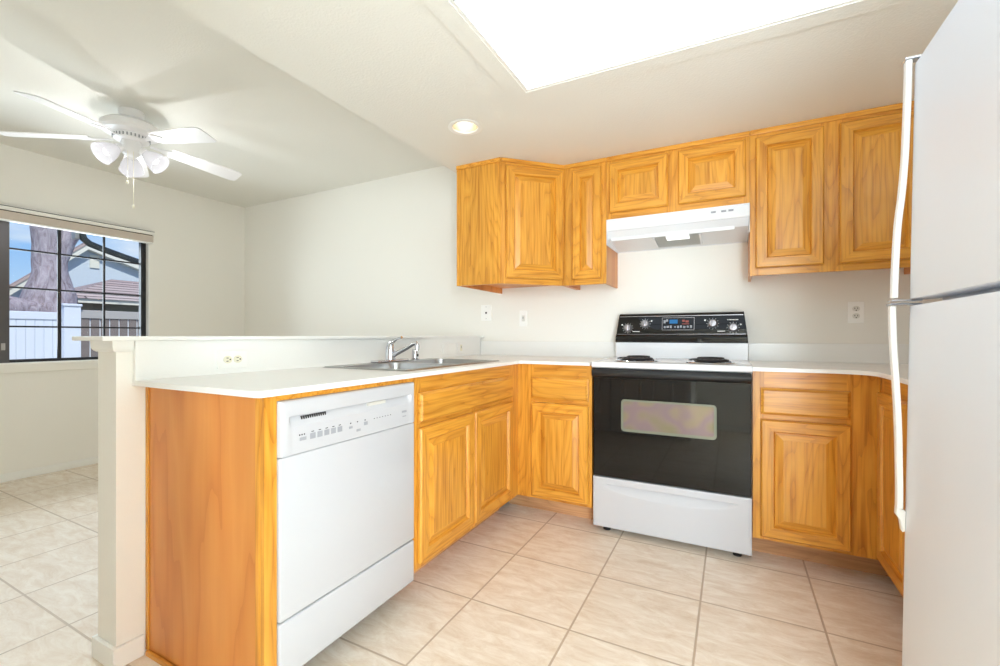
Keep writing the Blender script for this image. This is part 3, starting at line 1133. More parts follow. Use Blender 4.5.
outlet('white wall plate with dark jack on back wall under the corner cabinet', (-1.675, YW, 1.231), '-y', 0.09, 0.122, 'jack')
outlet('small switch plate on back wall above the counter, left of the range', (-1.362, YW, 1.183), '-y', kind='switch', w=0.062)
outlet('white duplex outlet on back wall right of the range', (0.591, YW, 1.181), '-y')
outlet('sideways duplex outlet in the peninsula backsplash near the dishwasher', (-1.716, 1.053, 0.965), '+x', horiz=True)
outlet('wide blank plate in the peninsula backsplash behind the sink', (-1.716, 2.545, 0.970), '+x', kind='blank', w=0.155, h=0.072)
outlet('ivory sideways rocker switch plate in backsplash near the back corner', (-1.716, 2.690, 0.970), '+x', kind='switch', horiz=True, w=0.072, h=0.090)

# ------------------------------------------------------------------ dishwasher
DY0, DY1 = 0.818, 1.4150
dw = thing('dishwasher', 'white built-in dishwasher with front controls under the peninsula', 'dishwasher', (-1.42, (DY0 + DY1) / 2, 0), PI / 2)
# local: x = world y - centre, y = -(world x + 1.42); front at world x = XP+0.012 -> local y = -0.307
WD = DY1 - DY0
h_ = WD / 2
yf = -(XP + 0.009 + 1.42)
MB().box(-h_ + 0.004, h_ - 0.004, yf + 0.047, 0.27, 0.05, 0.866).build('tub', M_grey, dw)
MB().box(-h_ + 0.001, h_ - 0.001, yf, yf + 0.045, 0.2520, 0.7135, bev=0.006, seg=3).build('door_panel', M_appl, dw, smooth=True)
MB().box(-h_ + 0.001, h_ - 0.001, yf + 0.001, yf + 0.040, 0.085, 0.2475, bev=0.006, seg=3).build('kick_plate', M_appl, dw, smooth=True)


def dw_controls():
    t = bmesh.new()
    nx, nz = 90, 60
    z0, z1 = 0.7155, 0.8725
    V = {}

    def dep(x, z):
        e = 0.0
        m = min(x + h_ - 0.001, h_ - 0.001 - x, z1 - z)
        if m < 0.014:
            e = 0.010 * (1 - math.sqrt(max(0, 1 - ((0.014 - m) / 0.014) ** 2)))
        xi = (x + h_ - 0.03) / 0.006
        xo = (h_ - 0.03 - x) / 0.006
        k_ = max(0, min(1, xi)) * max(0, min(1, xo))
        if z < 0.826:
            # recess under the grip, sloping back out to the control face
            if z > 0.794:
                e = max(e, k_ * (0.002 + 0.014 * (z - 0.794) / 0.032))
            else:
                e = max(e, k_ * 0.002)
        return e
    zs = [z0 + (z1 - z0) * j / nz for j in range(nz + 1)]
    zs = sorted(zs + [0.8259, 0.8262, 0.7941, 0.7939])
    for i in range(nx + 1):
        x = -h_ + 0.001 + (WD - 0.002) * i / nx
        for j, z in enumerate(zs):
            V[i, j] = t.verts.new((x, yf - 0.004 + dep(x, z), z))
    J = len(zs)
    for i in range(nx):
        for j in range(J - 1):
            t.faces.new((V[i, j], V[i + 1, j], V[i + 1, j + 1], V[i, j + 1]))
    # skirt to the back
    back = yf + 0.040
    ring = [V[i, 0] for i in range(nx + 1)] + [V[nx, j] for j in range(1, J)] + [V[i, J - 1] for i in range(nx - 1, -1, -1)] + [V[0, j] for j in range(J - 2, 0, -1)]
    bk = [t.verts.new((v.co.x, back, v.co.z)) for v in ring]
    n = len(ring)
    for i in range(n):
        t.faces.new((ring[i], bk[i], bk[(i + 1) % n], ring[(i + 1) % n]))
    t.faces.new(bk)
    bmesh.ops.recalc_face_normals(t, faces=t.faces)
    return t


mb = MB()
mb._merge(dw_controls(), 0)
cp = mb.build('control_panel', M_appl, dw, smooth=True)


def dwx(wy):
    return wy - (DY0 + DY1) / 2


mb = MB()
for i in range(12):
    x = dwx(0.893) + i * 0.0078
    mb.box(x, x + 0.0042, yf - 0.0012 + 0.006, yf + 0.010, 0.8105, 0.8205)
mb.build('vent', M_dgrey, cp)
MB().box(dwx(1.16), dwx(1.25), yf + 0.003, yf + 0.008, 0.812, 0.8225).build('latch', M_latch, cp)
yc = yf - 0.0025
for i in range(5):
    x = dwx(0.918) + i * 0.026
    bt = MB().box(x, x + 0.020, yc, yc + 0.002, 0.748, 0.766, bev=0.0008).build('button', M_lgrey, cp)
    MB().box(x + 0.005, x + 0.014, yc - 0.0002, yc + 0.001, 0.7695, 0.7715).build('indicator', M_dgrey, bt)
dots = [(dwx(0.880) + i * 0.008, 0.004, 0.7655, 0.7695) for i in range(3)]
dots += [(dwx(v), 0.005, 0.766, 0.7695) for v in (1.075, 1.105, 1.14)]
dots += [(dwx(1.185) + i * 0.014, 0.0035, 0.764, 0.767) for i in range(7)]
for x, ww, z0, z1 in dots:
    MB().box(x, x + ww, yc, yc + 0.001, z0, z1).build('indicator_light', M_dgrey, cp)
for a, b_, z0, z1 in ((0.882, 0.905, 0.750, 0.760), (1.070, 1.086, 0.750, 0.758), (1.103, 1.122, 0.735, 0.743), (1.137, 1.155, 0.750, 0.762), (1.335, 1.362, 0.762, 0.770), (1.338, 1.360, 0.746, 0.750)):
    MB().box(dwx(a), dwx(b_), yc, yc + 0.001, z0, z1).build('printed_mark', M_lgrey, cp)

# ------------------------------------------------------------------ range
RX0, RX1 = -0.6650, 0.0845
RC = (RX0 + RX1) / 2
rg = thing('kitchen_range', 'freestanding electric range, white body with black glass oven door', 'stove', (RC, 2.68, 0))
o3 = rg.location
MB().box(RX0, RX1, 2.412, 2.975, 0.032, 0.884).build('body', M_appl, rg, o3)
# cooktop
ckt = MB().prism([(2.352, 0.886), (2.345, 0.892), (2.345, 0.908), (2.352, 0.9165), (2.60, 0.9185), (2.875, 0.9185), (2.875, 0.8845), (2.36, 0.8845)], RX0 - 0.001, RX1 + 0.0015, 'x', bev=0.0015)
ckt = ckt.build('cooktop', M_enamel, rg, o3, smooth=True)
MB().prism([(2.872, 0.9187), (2.872, 1.013), (2.884, 1.013), (2.975, 1.013), (2.975, 0.9187)], RX0 + 0.008, RX1 - 0.002, 'x').build('backguard', M_enamel, rg, o3)


def quad_panel():
    """black control housing: narrower at the top, leaning back, rounded top"""
    prof = [(2.868, 1.0135), (2.860, 1.020), (2.858, 1.045), (2.866, 1.060), (2.874, 1.064), (2.892, 1.180), (2.900, 1.192), (2.915, 1.196), (2.975, 1.192), (2.975, 1.0135)]
    t = bmesh.new()
    L_, R_ = [], []
    for y, z in prof:
        k_ = (z - 1.0135) / 0.18
        ins = 0.004 + 0.020 * k_ ** 1.4
        L_.append(t.verts.new((RX0 + 0.004 + ins, y, z)))
        R_.append(t.verts.new((RX1 + 0.002 - ins, y, z)))
    n = len(prof)
    for i in range(n):
        t.faces.new((L_[i], R_[i], R_[(i + 1) % n], L_[(i + 1) % n]))
    t.faces.new(L_)
    t.faces.new(list(reversed(R_)))
    bmesh.ops.recalc_face_normals(t, faces=t.faces)
    return t


mb = MB()
mb._merge(quad_panel(), 0)
cpn = mb.build('control_panel', M_black, rg, o3, smooth=True)
MB().box(RX0 + 0.016, RX1 - 0.014, 2.8725, 2.8755, 1.0640, 1.0658).build('trim_line', M_knob, cpn, o3)
MB().box(RX0 + 0.030, RX1 - 0.026, 2.8865, 2.8900, 1.1745, 1.1775).build('trim_line', M_knob, cpn, o3)
TILT = math.atan2(0.018, 0.116)


def on_panel(x, z, out=0.0):
    """matrix: local -y outward on the leaning face"""
    y = 2.874 + (z - 1.064) * 0.018 / 0.116
    return Matrix.Translation((x, y - out, z)) @ Matrix.Rotation(-TILT, 4, 'X')


for kx, kz in ((-0.583, 1.103), (-0.478, 1.129), (-0.098, 1.127), (0.008, 1.102)):
    Mk = on_panel(kx, kz)
    kb = MB().lathe([(0.026, 0.0), (0.025, 0.006), (0.021, 0.010), (0.018, 0.020), (0.0, 0.021)], 28, M=Mk @ Matrix.Rotation(PI / 2, 4, 'X'))
    kb.box(-0.004, 0.004, -0.030, -0.019, -0.020, 0.020, bev=0.0015, M=Mk)
    kn = kb.build('control_knob', M_knob, cpn, o3, smooth=True)
    mk = MB()
    for a in range(0, 12):
        an = math.radians(a * 30)
        mk.box(-0.0011, 0.0011, -0.0013, -0.0002, 0.0285, 0.0325, M=Mk @ Matrix.Rotation(an, 4, 'Y'))
    mk.build('dial_marks', M_plastic, kn, o3)
for x, z in ((-0.619, 1.125), (-0.440, 1.147), (-0.139, 1.147), (0.046, 1.120)):
    MB().lathe([(0, 0.001), (0.0045, 0.0008), (0.0048, 0)], 12, M=on_panel(x, z, 0.0003) @ Matrix.Rotation(PI / 2, 4, 'X')).build('indicator_light', M_plastic, cpn, o3)
for x0, x1, z in ((-0.553, -0.510, 1.082), (-0.073, -0.033, 1.082)):
    MB().box(x0, x1, -0.0012, -0.0002, -0.002, 0.002, M=on_panel(0, z)).build('printed_mark', M_plastic, cpn, o3)
for i in range(8):
    MB().box(-0.022 + i * 0.0072, -0.017 + i * 0.0072, -0.0012, -0.0002, -0.0028, 0.0028, M=on_panel(0, 1.148)).build('printed_mark', M_plastic, cpn, o3)
# clock display
DX_, DZ_ = -0.2875, 1.1275
Md = on_panel(DX_, DZ_)
fr_ = MB()
for x0, x1, z0, z1 in ((-0.091, 0.091, 0.0365, 0.0385), (-0.091, 0.091, -0.0385, -0.0365), (-0.091, -0.089, -0.0365, 0.0365), (0.089, 0.091, -0.0365, 0.0365)):
    fr_.box(x0, x1, -0.0015, -0.0002, z0, z1, M=Md)
dsp = fr_.build('clock_display', M_knob, cpn, o3)
MB().box(-0.048, -0.002, -0.0014, -0.0003, 0.002, 0.026, M=Md).build('display_window', M_blue, dsp, o3)
MB().box(0.024, 0.038, -0.0014, -0.0003, 0.012, 0.024, M=Md).box(0.042, 0.060, -0.0014, -0.0003, 0.008, 0.020, M=Md).box(0.022, 0.062, -0.0014, -0.0003, -0.003, 0.001, M=Md).build('display_digits', M_red, dsp, o3)
mk = MB()
for i, (x, ww) in enumerate(((-0.080, 0.010), (-0.064, 0.014), (-0.045, 0.010), (-0.020, 0.008), (-0.004, 0.010), (0.012, 0.010), (0.030, 0.012), (0.050, 0.010), (0.068, 0.010))):
    mk.box(x, x + ww, -0.0014, -0.0003, -0.026 + (i % 2) * 0.002, -0.014 + (i % 3) * 0.002, M=Md)
mk.box(-0.082, -0.070, -0.0014, -0.0003, 0.004, 0.024, M=Md).box(-0.068, -0.056, -0.0014, -0.0003, 0.014, 0.028, M=Md)
mk.build('display_buttons', M_lgrey, dsp, o3)
# coils
for bx, by, br in ((-0.465, 2.515, 0.100), (-0.488, 2.745, 0.076), (-0.098, 2.515, 0.100), (-0.098, 2.735, 0.080)):
    pan = MB().lathe([(br + 0.016, 0.0), (br + 0.014, 0.003), (br + 0.004, 0.001), (br * 0.6, -0.0), (0.02, 0.0002), (0, 0.0002)], 40, M=Matrix.Translation((bx, by, 0.9190)))
    pan = pan.build('drip_pan', M_chrome, rg, o3, smooth=True)
    path = []
    turns = 3.6 if br > 0.09 else 2.8
    n = int(turns * 28)
    for i in range(n + 1):
        a = 2 * PI * i / 28
        r = 0.018 + (br - 0.022) * i / n
        path.append((bx + r * math.cos(a), by + r * math.sin(a), 0.9320))
    cb = MB().tube(path, 0.0045, 8)
    for a in (0.3, 2.4, 4.5):
        cb.box(-0.001, 0.001, 0.0, br, 0.9215, 0.9280, M=Matrix.Translation((bx, by, 0)) @ Matrix.Rotation(a, 4, 'Z'))
    cb.build('coil', M_coil, pan, o3, smooth=True)
# oven door
od = MB().box(RX0 + 0.002, RX1 - 0.002, 2.368, 2.410, 0.3065, 0.8805, bev=0.004, seg=2).build('oven_door', M_black, rg, o3)
MB().prism([(2.367, 0.832), (2.350, 0.836), (2.334, 0.848), (2.330, 0.862), (2.336, 0.875), (2.350, 0.880), (2.367, 0.880)], RX0 + 0.003, RX1 - 0.003, 'x', bev=0.001).build('door_handle', M_blackm, od, o3, smooth=True)


def rrect(x0, x1, z0, z1, r, n=6):
    out = []
    for cx, cz, a0 in ((x1 - r, z0 + r, -90), (x1 - r, z1 - r, 0), (x0 + r, z1 - r, 90), (x0 + r, z0 + r, 180)):
        out += arc(cx, cz, r, a0, a0 + 90, n)
    return out


wr_ = MB().prism(rrect(-0.514, -0.063, 0.556, 0.724, 0.018), 2.3668, 2.3679, 'y').build('window_rim', M_ovenrim, od, o3)
MB().prism(rrect(-0.502, -0.075, 0.570, 0.714, 0.010), 2.3662, 2.3667, 'y').build('oven_window', M_ovenwin, od, o3)


def drawer_front():
    t = bmesh.new()
    z0, z1 = 0.0345, 0.3000
    x0, x1 = RX0 + 0.001, RX1 - 0.001
    nx, nz = 80, 70
    V = {}
    cx = RC

    def dep(x, z):
        u = (x - cx) / 0.318
        if abs(u) >= 1:
            return 0.0
        k_ = math.sqrt(1 - u * u)
        top = 0.266 - 0.002 * (1 - k_)
        hgt = 0.056 * k_
        v = (top - z) / max(hgt, 1e-4)
        if v < 0 or v > 1:
            return 0.0
        return 0.022 * k_ * (1 - v) * min(1, v / 0.05)
    for i in range(nx + 1):
        for j in range(nz + 1):
            x = x0 + (x1 - x0) * i / nx
            z = z0 + (z1 - z0) * j / nz
            m = min(x - x0, x1 - x, z - z0, z1 - z)
            e = 0.004 * (1 - min(1, m / 0.006)) ** 2
            V[i, j] = t.verts.new((x, 2.3685 + dep(x, z) + e, z))
    for i in range(nx):
        for j in range(nz):
            t.faces.new((V[i, j], V[i + 1, j], V[i + 1, j + 1], V[i, j + 1]))
    ring = [V[i, 0] for i in range(nx + 1)] + [V[nx, j] for j in range(1, nz + 1)] + [V[i, nz] for i in range(nx - 1, -1, -1)] + [V[0, j] for j in range(nz - 1, 0, -1)]
    bk = [t.verts.new((v.co.x, 2.411, v.co.z)) for v in ring]
    n = len(ring)
    for i in range(n):
        t.faces.new((ring[i], bk[i], bk[(i + 1) % n], ring[(i + 1) % n]))
    t.faces.new(bk)
    bmesh.ops.recalc_face_normals(t, faces=t.faces)
    return t


mb = MB()
mb._merge(drawer_front(), 0)
mb.build('storage_drawer', M_appl, rg, o3, smooth=True)
for fx in (RX0 + 0.06, RX1 - 0.06):
    for fy in (2.435, 2.92):
        MB().lathe([(0, 0.033), (0.010, 0.033), (0.010, 0.012), (0.020, 0.010), (0.020, 0.0), (0, 0.0)], 20, M=Matrix.Translation((fx, fy, 0.0))).build('levelling_foot', M_blackm, rg, o3, smooth=True)

# ------------------------------------------------------------------ range hood
hx0, hx1 = -0.6715, 0.0845
hd = thing('range_hood', 'white under-cabinet range hood with lit lamp above the range', 'range hood', (RC, 2.84, 1.598))
o3 = hd.location
mb = MB()
mb.box(hx0, hx1, 2.684, 2.998, 1.748, 1.7545)
mb.box(hx0, hx0 + 0.003, 2.690, 2.998, 1.602, 1.748).box(hx1 - 0.003, hx1, 2.690, 2.998, 1.602, 1.748)
mb.box(hx0 + 0.003, hx1 - 0.003, 2.992, 2.998, 1.606, 1.748)
mb.build('shell', M_enamel, hd, o3)
MB().prism([(2.688, 1.748), (2.686, 1.690), (2.690, 1.684), (2.696, 1.684), (2.696, 1.748)], hx0, hx1, 'x').build('fascia', M_enamel, hd, o3)
MB().prism([(2.6965, 1.690), (2.725, 1.670), (2.727, 1.632), (2.731, 1.632), (2.731, 1.674), (2.6965, 1.695)], hx0 + 0.020, hx1 - 0.070, 'x').build('visor', M_enamel, hd, o3)
MB().prism([(2.6968, 1.683), (2.6968, 1.688), (2.7315, 1.650), (2.99, 1.613), (2.99, 1.608), (2.7315, 1.645)], hx0 + 0.0035, hx1 - 0.0035, 'x').build('under_pan', M_enamel, hd, o3)


def pan_z(y):
    return 1.645 - (y - 2.7315) * 0.037 / 0.2585


PT = math.atan2(0.037, 0.2585)


def on_pan(x, y):
    return Matrix.Translation((x, y, pan_z(y))) @ Matrix.Rotation(-PT, 4, 'X')


MB().box(-0.125, 0.125, 0.040, 0.215, -0.004, -0.0005, M=on_pan(-0.285, 2.735)).build('grease_filter', M_filter, hd, o3)
for s in (-1, 1):
    MB().box(s * 0.125 - 0.006, s * 0.125 + 0.006, 0.030, 0.225, -0.012, -0.0045, bev=0.002, M=on_pan(-0.285, 2.735)).build('filter_clip', M_enamel, hd, o3)
MB().box(-0.062, 0.062, 0.012, 0.075, -0.016, -0.0045, bev=0.003, M=on_pan(-0.278, 2.735)).build('lamp_lens', M_hoodlens, hd, o3)
for x in (-0.10, -0.05, -0.015):
    MB().box(x, x + 0.024, 2.6840, 2.6862, 1.722, 1.732, bev=0.0006).build('switch', M_lgrey, hd, o3)
ld = bpy.data.lights.new('hood_lamp', 'AREA')
ld.energy = HOOD_W
ld.size = 0.11
ld.color = (1, 0.98, 0.95)
lo = bpy.data.objects.new('hood_lamp', ld)
lo.location = Vector((-0.278, 2.79, 1.605)) - o3
COL.objects.link(lo)
lo.parent = hd

# ------------------------------------------------------------------ refrigerator
FRX, FRY0, FRY1 = 0.408, 0.848, 1.608
FTOP = 1.774
rf = thing('refrigerator', 'tall white top-freezer refrigerator on the right', 'refrigerator', (0.80, (FRY0 + FRY1) / 2, 0))
o3 = rf.location.copy()
rf.location.z = 0.007
rf.rotation_euler = (0, math.radians(0.94), 0)      # levelling feet tip it back a little
MB().box(FRX + 0.072, 1.14, FRY0 + 0.004, FRY1 - 0.004, 0.02, FTOP - 0.01, bev=0.004).box(FRX + 0.11, 1.13, FRY0 + 0.03, FRY1 - 0.03, 0.0, 0.02).build('cabinet_body', M_appl_tex, rf, o3)
MB().box(FRX + 0.058, FRX + 0.0715, FRY0 + 0.012, FRY1 - 0.012, 1.150, FTOP - 0.012).box(FRX + 0.058, FRX + 0.0715, FRY0 + 0.012, FRY1 - 0.012, 0.10, 1.118).build('gasket', M_grey, rf, o3)


def fdoor(z0, z1):
    r = 0.034
    pts = arc(FRX + r, FRY0 + r, r, 270, 180, 6) + arc(FRX + r, FRY1 - r, r, 180, 90, 6) + [(FRX + 0.0578, FRY1), (FRX + 0.0578, FRY0)]
    return MB().prism(pts, z0, z1, 'z', bev=0.003, seg=2)


fz = fdoor(1.142, FTOP).build('freezer_door', M_appl_tex, rf, o3, smooth=True)
ff = fdoor(0.085, 1.124).build('fridge_door', M_appl_tex, rf, o3, smooth=True)
MB().box(FRX + 0.05, FRX + 0.08, FRY0 + 0.01, FRY1 - 0.01, 0.02, 0.080).build('base_grille', M_grey, rf, o3)


def fhandle(zx, wth=0.022):
    """zx: list of (z, x of the outer face)"""
    t = 0.013
    for _ in range(2):
        q = [zx[0]]
        for a, b_ in zip(zx, zx[1:]):
            q += [(a[0] * .75 + b_[0] * .25, a[1] * .75 + b_[1] * .25), (a[0] * .25 + b_[0] * .75, a[1] * .25 + b_[1] * .75)]
        zx = q + [zx[-1]]
    pts = [(x, z) for z, x in zx] + [(x + t, z) for z, x in reversed(zx)]
    return MB().prism(pts, FRY1 - 0.040, FRY1 - 0.040 + wth, 'y', bev=0.0015, seg=1)


up = [(1.785, 0.3879), (1.7, 0.3879), (1.58, 0.3861), (1.52, 0.3847), (1.47, 0.3824), (1.41, 0.3789), (1.36, 0.3737), (1.28, 0.3705), (1.2, 0.3688), (1.144, 0.3687)]
hu = fhandle(up)
hu = hu.build('door_handle', M_plastic, fz, o3, smooth=True)
MB().box(0.3855, 0.445, FRY1 - 0.040, FRY1 - 0.010, 1.7855, 1.793, bev=0.002).box(0.418, 0.440, FRY1 - 0.040, FRY1 - 0.014, FTOP - 0.001, 1.7855).build('handle_cap', M_chrome, hu, o3)
lowp = [(1.124, 0.3651), (1.05, 0.3668), (0.98, 0.3712), (0.92, 0.3756), (0.85, 0.3800), (0.78, 0.3834), (0.7, 0.3859), (0.62, 0.3883), (0.575, 0.3886)]
hl = fhandle(lowp)
hl.prism([(0.3886, 0.577), (0.4075, 0.570), (0.4075, 0.515), (0.401, 0.512), (0.396, 0.545), (0.3876, 0.556)], FRY1 - 0.038, FRY1 - 0.016, 'y', bev=0.002)
hl = hl.build('door_handle', M_plastic, ff, o3, smooth=True)
MB().box(0.363, 0.430, FRY1 - 0.046, FRY1 - 0.008, 1.1255, 1.131, bev=0.001).box(0.366, 0.430, FRY1 - 0.046, FRY1 - 0.008, 1.136, 1.1405, bev=0.001).build('handle_cap', M_chrome, hl, o3)

# ------------------------------------------------------------------ luminous ceiling panel, recessed lamp
cl = thing('ceiling_light', 'large luminous ceiling panel over the kitchen floor', 'ceiling light', ((SX0 + SX1) / 2, (SY0 + SY1) / 2, ZK))
o3 = cl.location
mb = MB()
e_ = 0.014
mb.box(SX0, SX0 + e_, SY0, SY1, ZK - 0.004, ZK + 0.03).box(SX1 - e_, SX1, SY0, SY1, ZK - 0.004, ZK + 0.03)
mb.box(SX0 + e_, SX1 - e_, SY0, SY0 + e_, ZK - 0.004, ZK + 0.03).box(SX0 + e_, SX1 - e_, SY1 - e_, SY1, ZK - 0.004, ZK + 0.03)
mb.build('frame', M_trim, cl, o3)
MB().box(SX0 + e_, SX1 - e_, 1.176, 1.200, ZK - 0.004, ZK + 0.0055).build('divider_bar', M_grey, cl, o3)
for y0, y1 in ((SY0 + e_, 1.1755), (1.2005, SY1 - e_)):
    MB().box(SX0 + e_, SX1 - e_, y0, y1, ZK + 0.006, ZK + 0.010).build('diffuser', M_panel, cl, o3)

rl = thing('recessed_light', 'round recessed downlight glowing warm beside the wall cabinets', 'ceiling light', (CX_, CY_, ZK))
MB().lathe([(CR_ - 0.001, 0.004), (CR_ + 0.014, -0.001), (CR_ + 0.016, -0.004), (CR_ + 0.008, -0.006), (CR_ - 0.006, -0.004), (CR_ - 0.006, 0.004)], 40, close=True).build('trim_ring', M_trim, rl, smooth=True)
MB().lathe([(CR_ - 0.003, 0.0), (CR_ - 0.006, 0.03), (CR_ - 0.012, 0.07), (0.045, 0.12), (0.040, 0.125)], 40).build('reflector', M_canrefl, rl, smooth=True)
MB().lathe([(0, 0.026), (0.030, 0.030), (0.040, 0.042), (0.042, 0.05), (0.028, 0.09), (0.020, 0.12), (0, 0.12)], 32).build('bulb', M_canbulb, rl, smooth=True)
cd = bpy.data.lights.new('can_lamp', 'SPOT')
cd.energy = CAN_W
cd.spot_size = math.radians(110)
cd.spot_blend = 0.8
cd.shadow_soft_size = 0.04
cd.color = (1, 0.86, 0.66)
co = bpy.data.objects.new('can_lamp', cd)
co.location = (0, 0, 0.018)
COL.objects.link(co)
co.parent = rl

# ------------------------------------------------------------------ ceiling fan
FX_, FY_ = -3.275, 1.390
fan = thing('ceiling_fan', 'white five-blade ceiling fan with three lit glass shades', 'ceiling fan', (FX_, FY_, ZD))
# local z = world z - ZD
MB().lathe([(0, 0.0), (0.062, 0.0), (0.066, -0.008), (0.062, -0.030), (0.044, -0.050), (0.022, -0.056), (0, -0.056)], 36).build('canopy', M_fan, fan, smooth=True)
MB().lathe([(0, -0.050), (0.045, -0.052), (0.075, -0.062), (0.125, -0.078), (0.150, -0.098), (0.152, -0.128), (0.140, -0.142), (0.100, -0.150), (0, -0.150)], 44).build('motor_housing', M_fan, fan, smooth=True)
mb = MB().lathe([(0, -0.150), (0.088, -0.150), (0.092, -0.158), (0.088, -0.182), (0.070, -0.190), (0, -0.190)], 40)
vent = mb.build('motor_ring', M_fan, fan, smooth=True)
mb = MB()
for i in range(30):
    a = 2 * PI * i / 30
    mb.box(0.0895, 0.0925, -0.0035, 0.0035, -0.178, -0.161, M=Matrix.Rotation(a, 4, 'Z'))
mb.build('vent_slots', M_lgrey, vent)
MB().lathe([(0, -0.190), (0.050, -0.190), (0.054, -0.200), (0.052, -0.250), (0.040, -0.268), (0.016, -0.276), (0.0, -0.278)], 32).build('switch_housing', M_fan, fan, smooth=True)
for i in range(5):
    ang = math.radians(-62 + 72 * i)
    R0 = Matrix.Rotation(ang, 4, 'Z')
    Mb = R0 @ Matrix.Translation((0.180, 0, -0.188)) @ Matrix.Rotation(math.radians(5.0), 4, 'Y') @ Matrix.Rotation(math.radians(-12), 4, 'X')
    mb = MB()
    out = [(0.02, -0.048), (0.10, -0.056), (0.30, -0.066), (0.415, -0.069), (0.438, -0.060), (0.445, -0.045), (0.445, 0.045), (0.438, 0.060), (0.415, 0.069), (0.30, 0.066), (0.10, 0.056), (0.02, 0.048)]
    mb.prism(out, -0.003, 0.003, 'z', bev=0.001, M=Mb)
    bl = mb.build('fan_blade', M_fan, fan)
    ib = MB()
    ib.prism([(-0.085, -0.010), (-0.03, -0.014), (0.01, -0.034), (0.05, -0.036), (0.085, -0.014), (0.09, 0.0), (0.085, 0.014), (0.05, 0.036), (0.01, 0.034), (-0.03, 0.014), (-0.085, 0.010)], -0.009, -0.0035, 'z', bev=0.001, M=Mb)
    ib.build('blade_iron', M_fan, bl)
for i, ad in enumerate((277, 37, 157)):
    a = math.radians(ad)
    R0 = Matrix.Rotation(a, 4, 'Z')
    tilt = math.radians(180 - 52)
    base = Matrix.Translation((0.062, 0, -0.245))
    Ms = R0 @ base @ Matrix.Rotation(tilt, 4, 'Y')      # local +z points outward and down
    arm = MB().tube([R0 @ Vector((0.035, 0, -0.225)), R0 @ Vector((0.055, 0, -0.236)), R0 @ Vector((0.068, 0, -0.250))], 0.011, 10)
    arm.lathe([(0, -0.004), (0.024, -0.004), (0.027, 0.006), (0.026, 0.020), (0, 0.020)], 24, M=Ms)
    am = arm.build('lamp_arm', M_fan, fan, smooth=True)
    sh = MB().lathe([(0.024, 0.018), (0.030, 0.030), (0.044, 0.055), (0.055, 0.085), (0.060, 0.112), (0.064, 0.122), (0.061, 0.122), (0.057, 0.112), (0.052, 0.085), (0.041, 0.055), (0.027, 0.030), (0.021, 0.018)], 32, M=Ms, close=True)
    sh.build('lamp_shade', M_shade, fan, smooth=True)
    MB().lathe([(0, 0.020), (0.012, 0.022), (0.014, 0.04), (0.026, 0.065), (0.028, 0.078), (0.020, 0.094), (0, 0.100)], 24, M=Ms).build('bulb', M_bulb, fan, smooth=True)
    p_ = Ms @ Vector((0, 0, 0.180))
    plight('bulb_lamp', p_, BULB_W, 0.010, (0.97, 0.98, 1.0), fan)
for (x, y, z1, nm) in ((0.040, -0.036, -0.44, 0), (0.052, -0.012, -0.585, 1)):
    ch = MB().tube([(x, y, -0.262), (x, y, z1)], 0.0013, 6)
    ch = ch.build('pull_chain', M_ivory, fan)
    MB().lathe([(0, 0.012), (0.006, 0.006), (0.007, -0.006), (0.004, -0.012), (0, -0.013)], 14, M=Matrix.Translation((x, y, z1 - 0.01))).build('pull_knob', M_ivory, ch, smooth=True)

# ------------------------------------------------------------------ outside the window
struct('ground', MB().box(-40, XL - 0.12, -25, 30, -0.20, -0.12), M_ground)
fn = thing('garden_fence', 'white vinyl privacy fence outside the window, left part', 'fence', (-9, 0, -0.12))
o3 = fn.location
MB().box(-9.03, -8.97, -4, 2.928, 1.290, 1.405, bev=0.01).box(-9.03, -8.97, -4, 2.928, -0.12, 0.05).build('fence_rail', M_vinyl, fn, o3)
mb = MB()
y = 2.833 - 70 * 0.0965
while y + 0.094 < 2.928:
    mb.box(-9.012, -8.988, y, y + 0.094, 0.02, 1.295, bev=0.004, seg=1)
    y += 0.0965
mb.build('fence_boards', M_vinyl, fn, o3)
MB().box(-9.10, -8.90, 2.930, 3.125, -0.12, 1.500).box(-9.12, -8.88, 2.912, 3.140, 1.500, 1.540, bev=0.012).build('fence_post', M_vinyl, fn, o3)
f2 = thing('garden_fence', 'weathered grey board fence with pale gaps outside the window, right part', 'fence', (-9, 5, -0.12))
o3 = f2.location
MB().box(-9.04, -8.955, 3.142, 8.0, 1.325, 1.455, bev=0.008).build('fence_rail', M_fpost, f2, o3)
mb = MB()
y = 3.150
while y < 7.9:
    mb.box(-8.9898, -8.975, y, y + 0.105, -0.12, 1.33)
    y += 0.125
mb.build('fence_boards', M_fgrey, f2, o3)
MB().box(-9.035, -8.990, 3.15, 8.0, -0.12, 1.33).build('backing_sheet', M_vinyl, f2, o3)


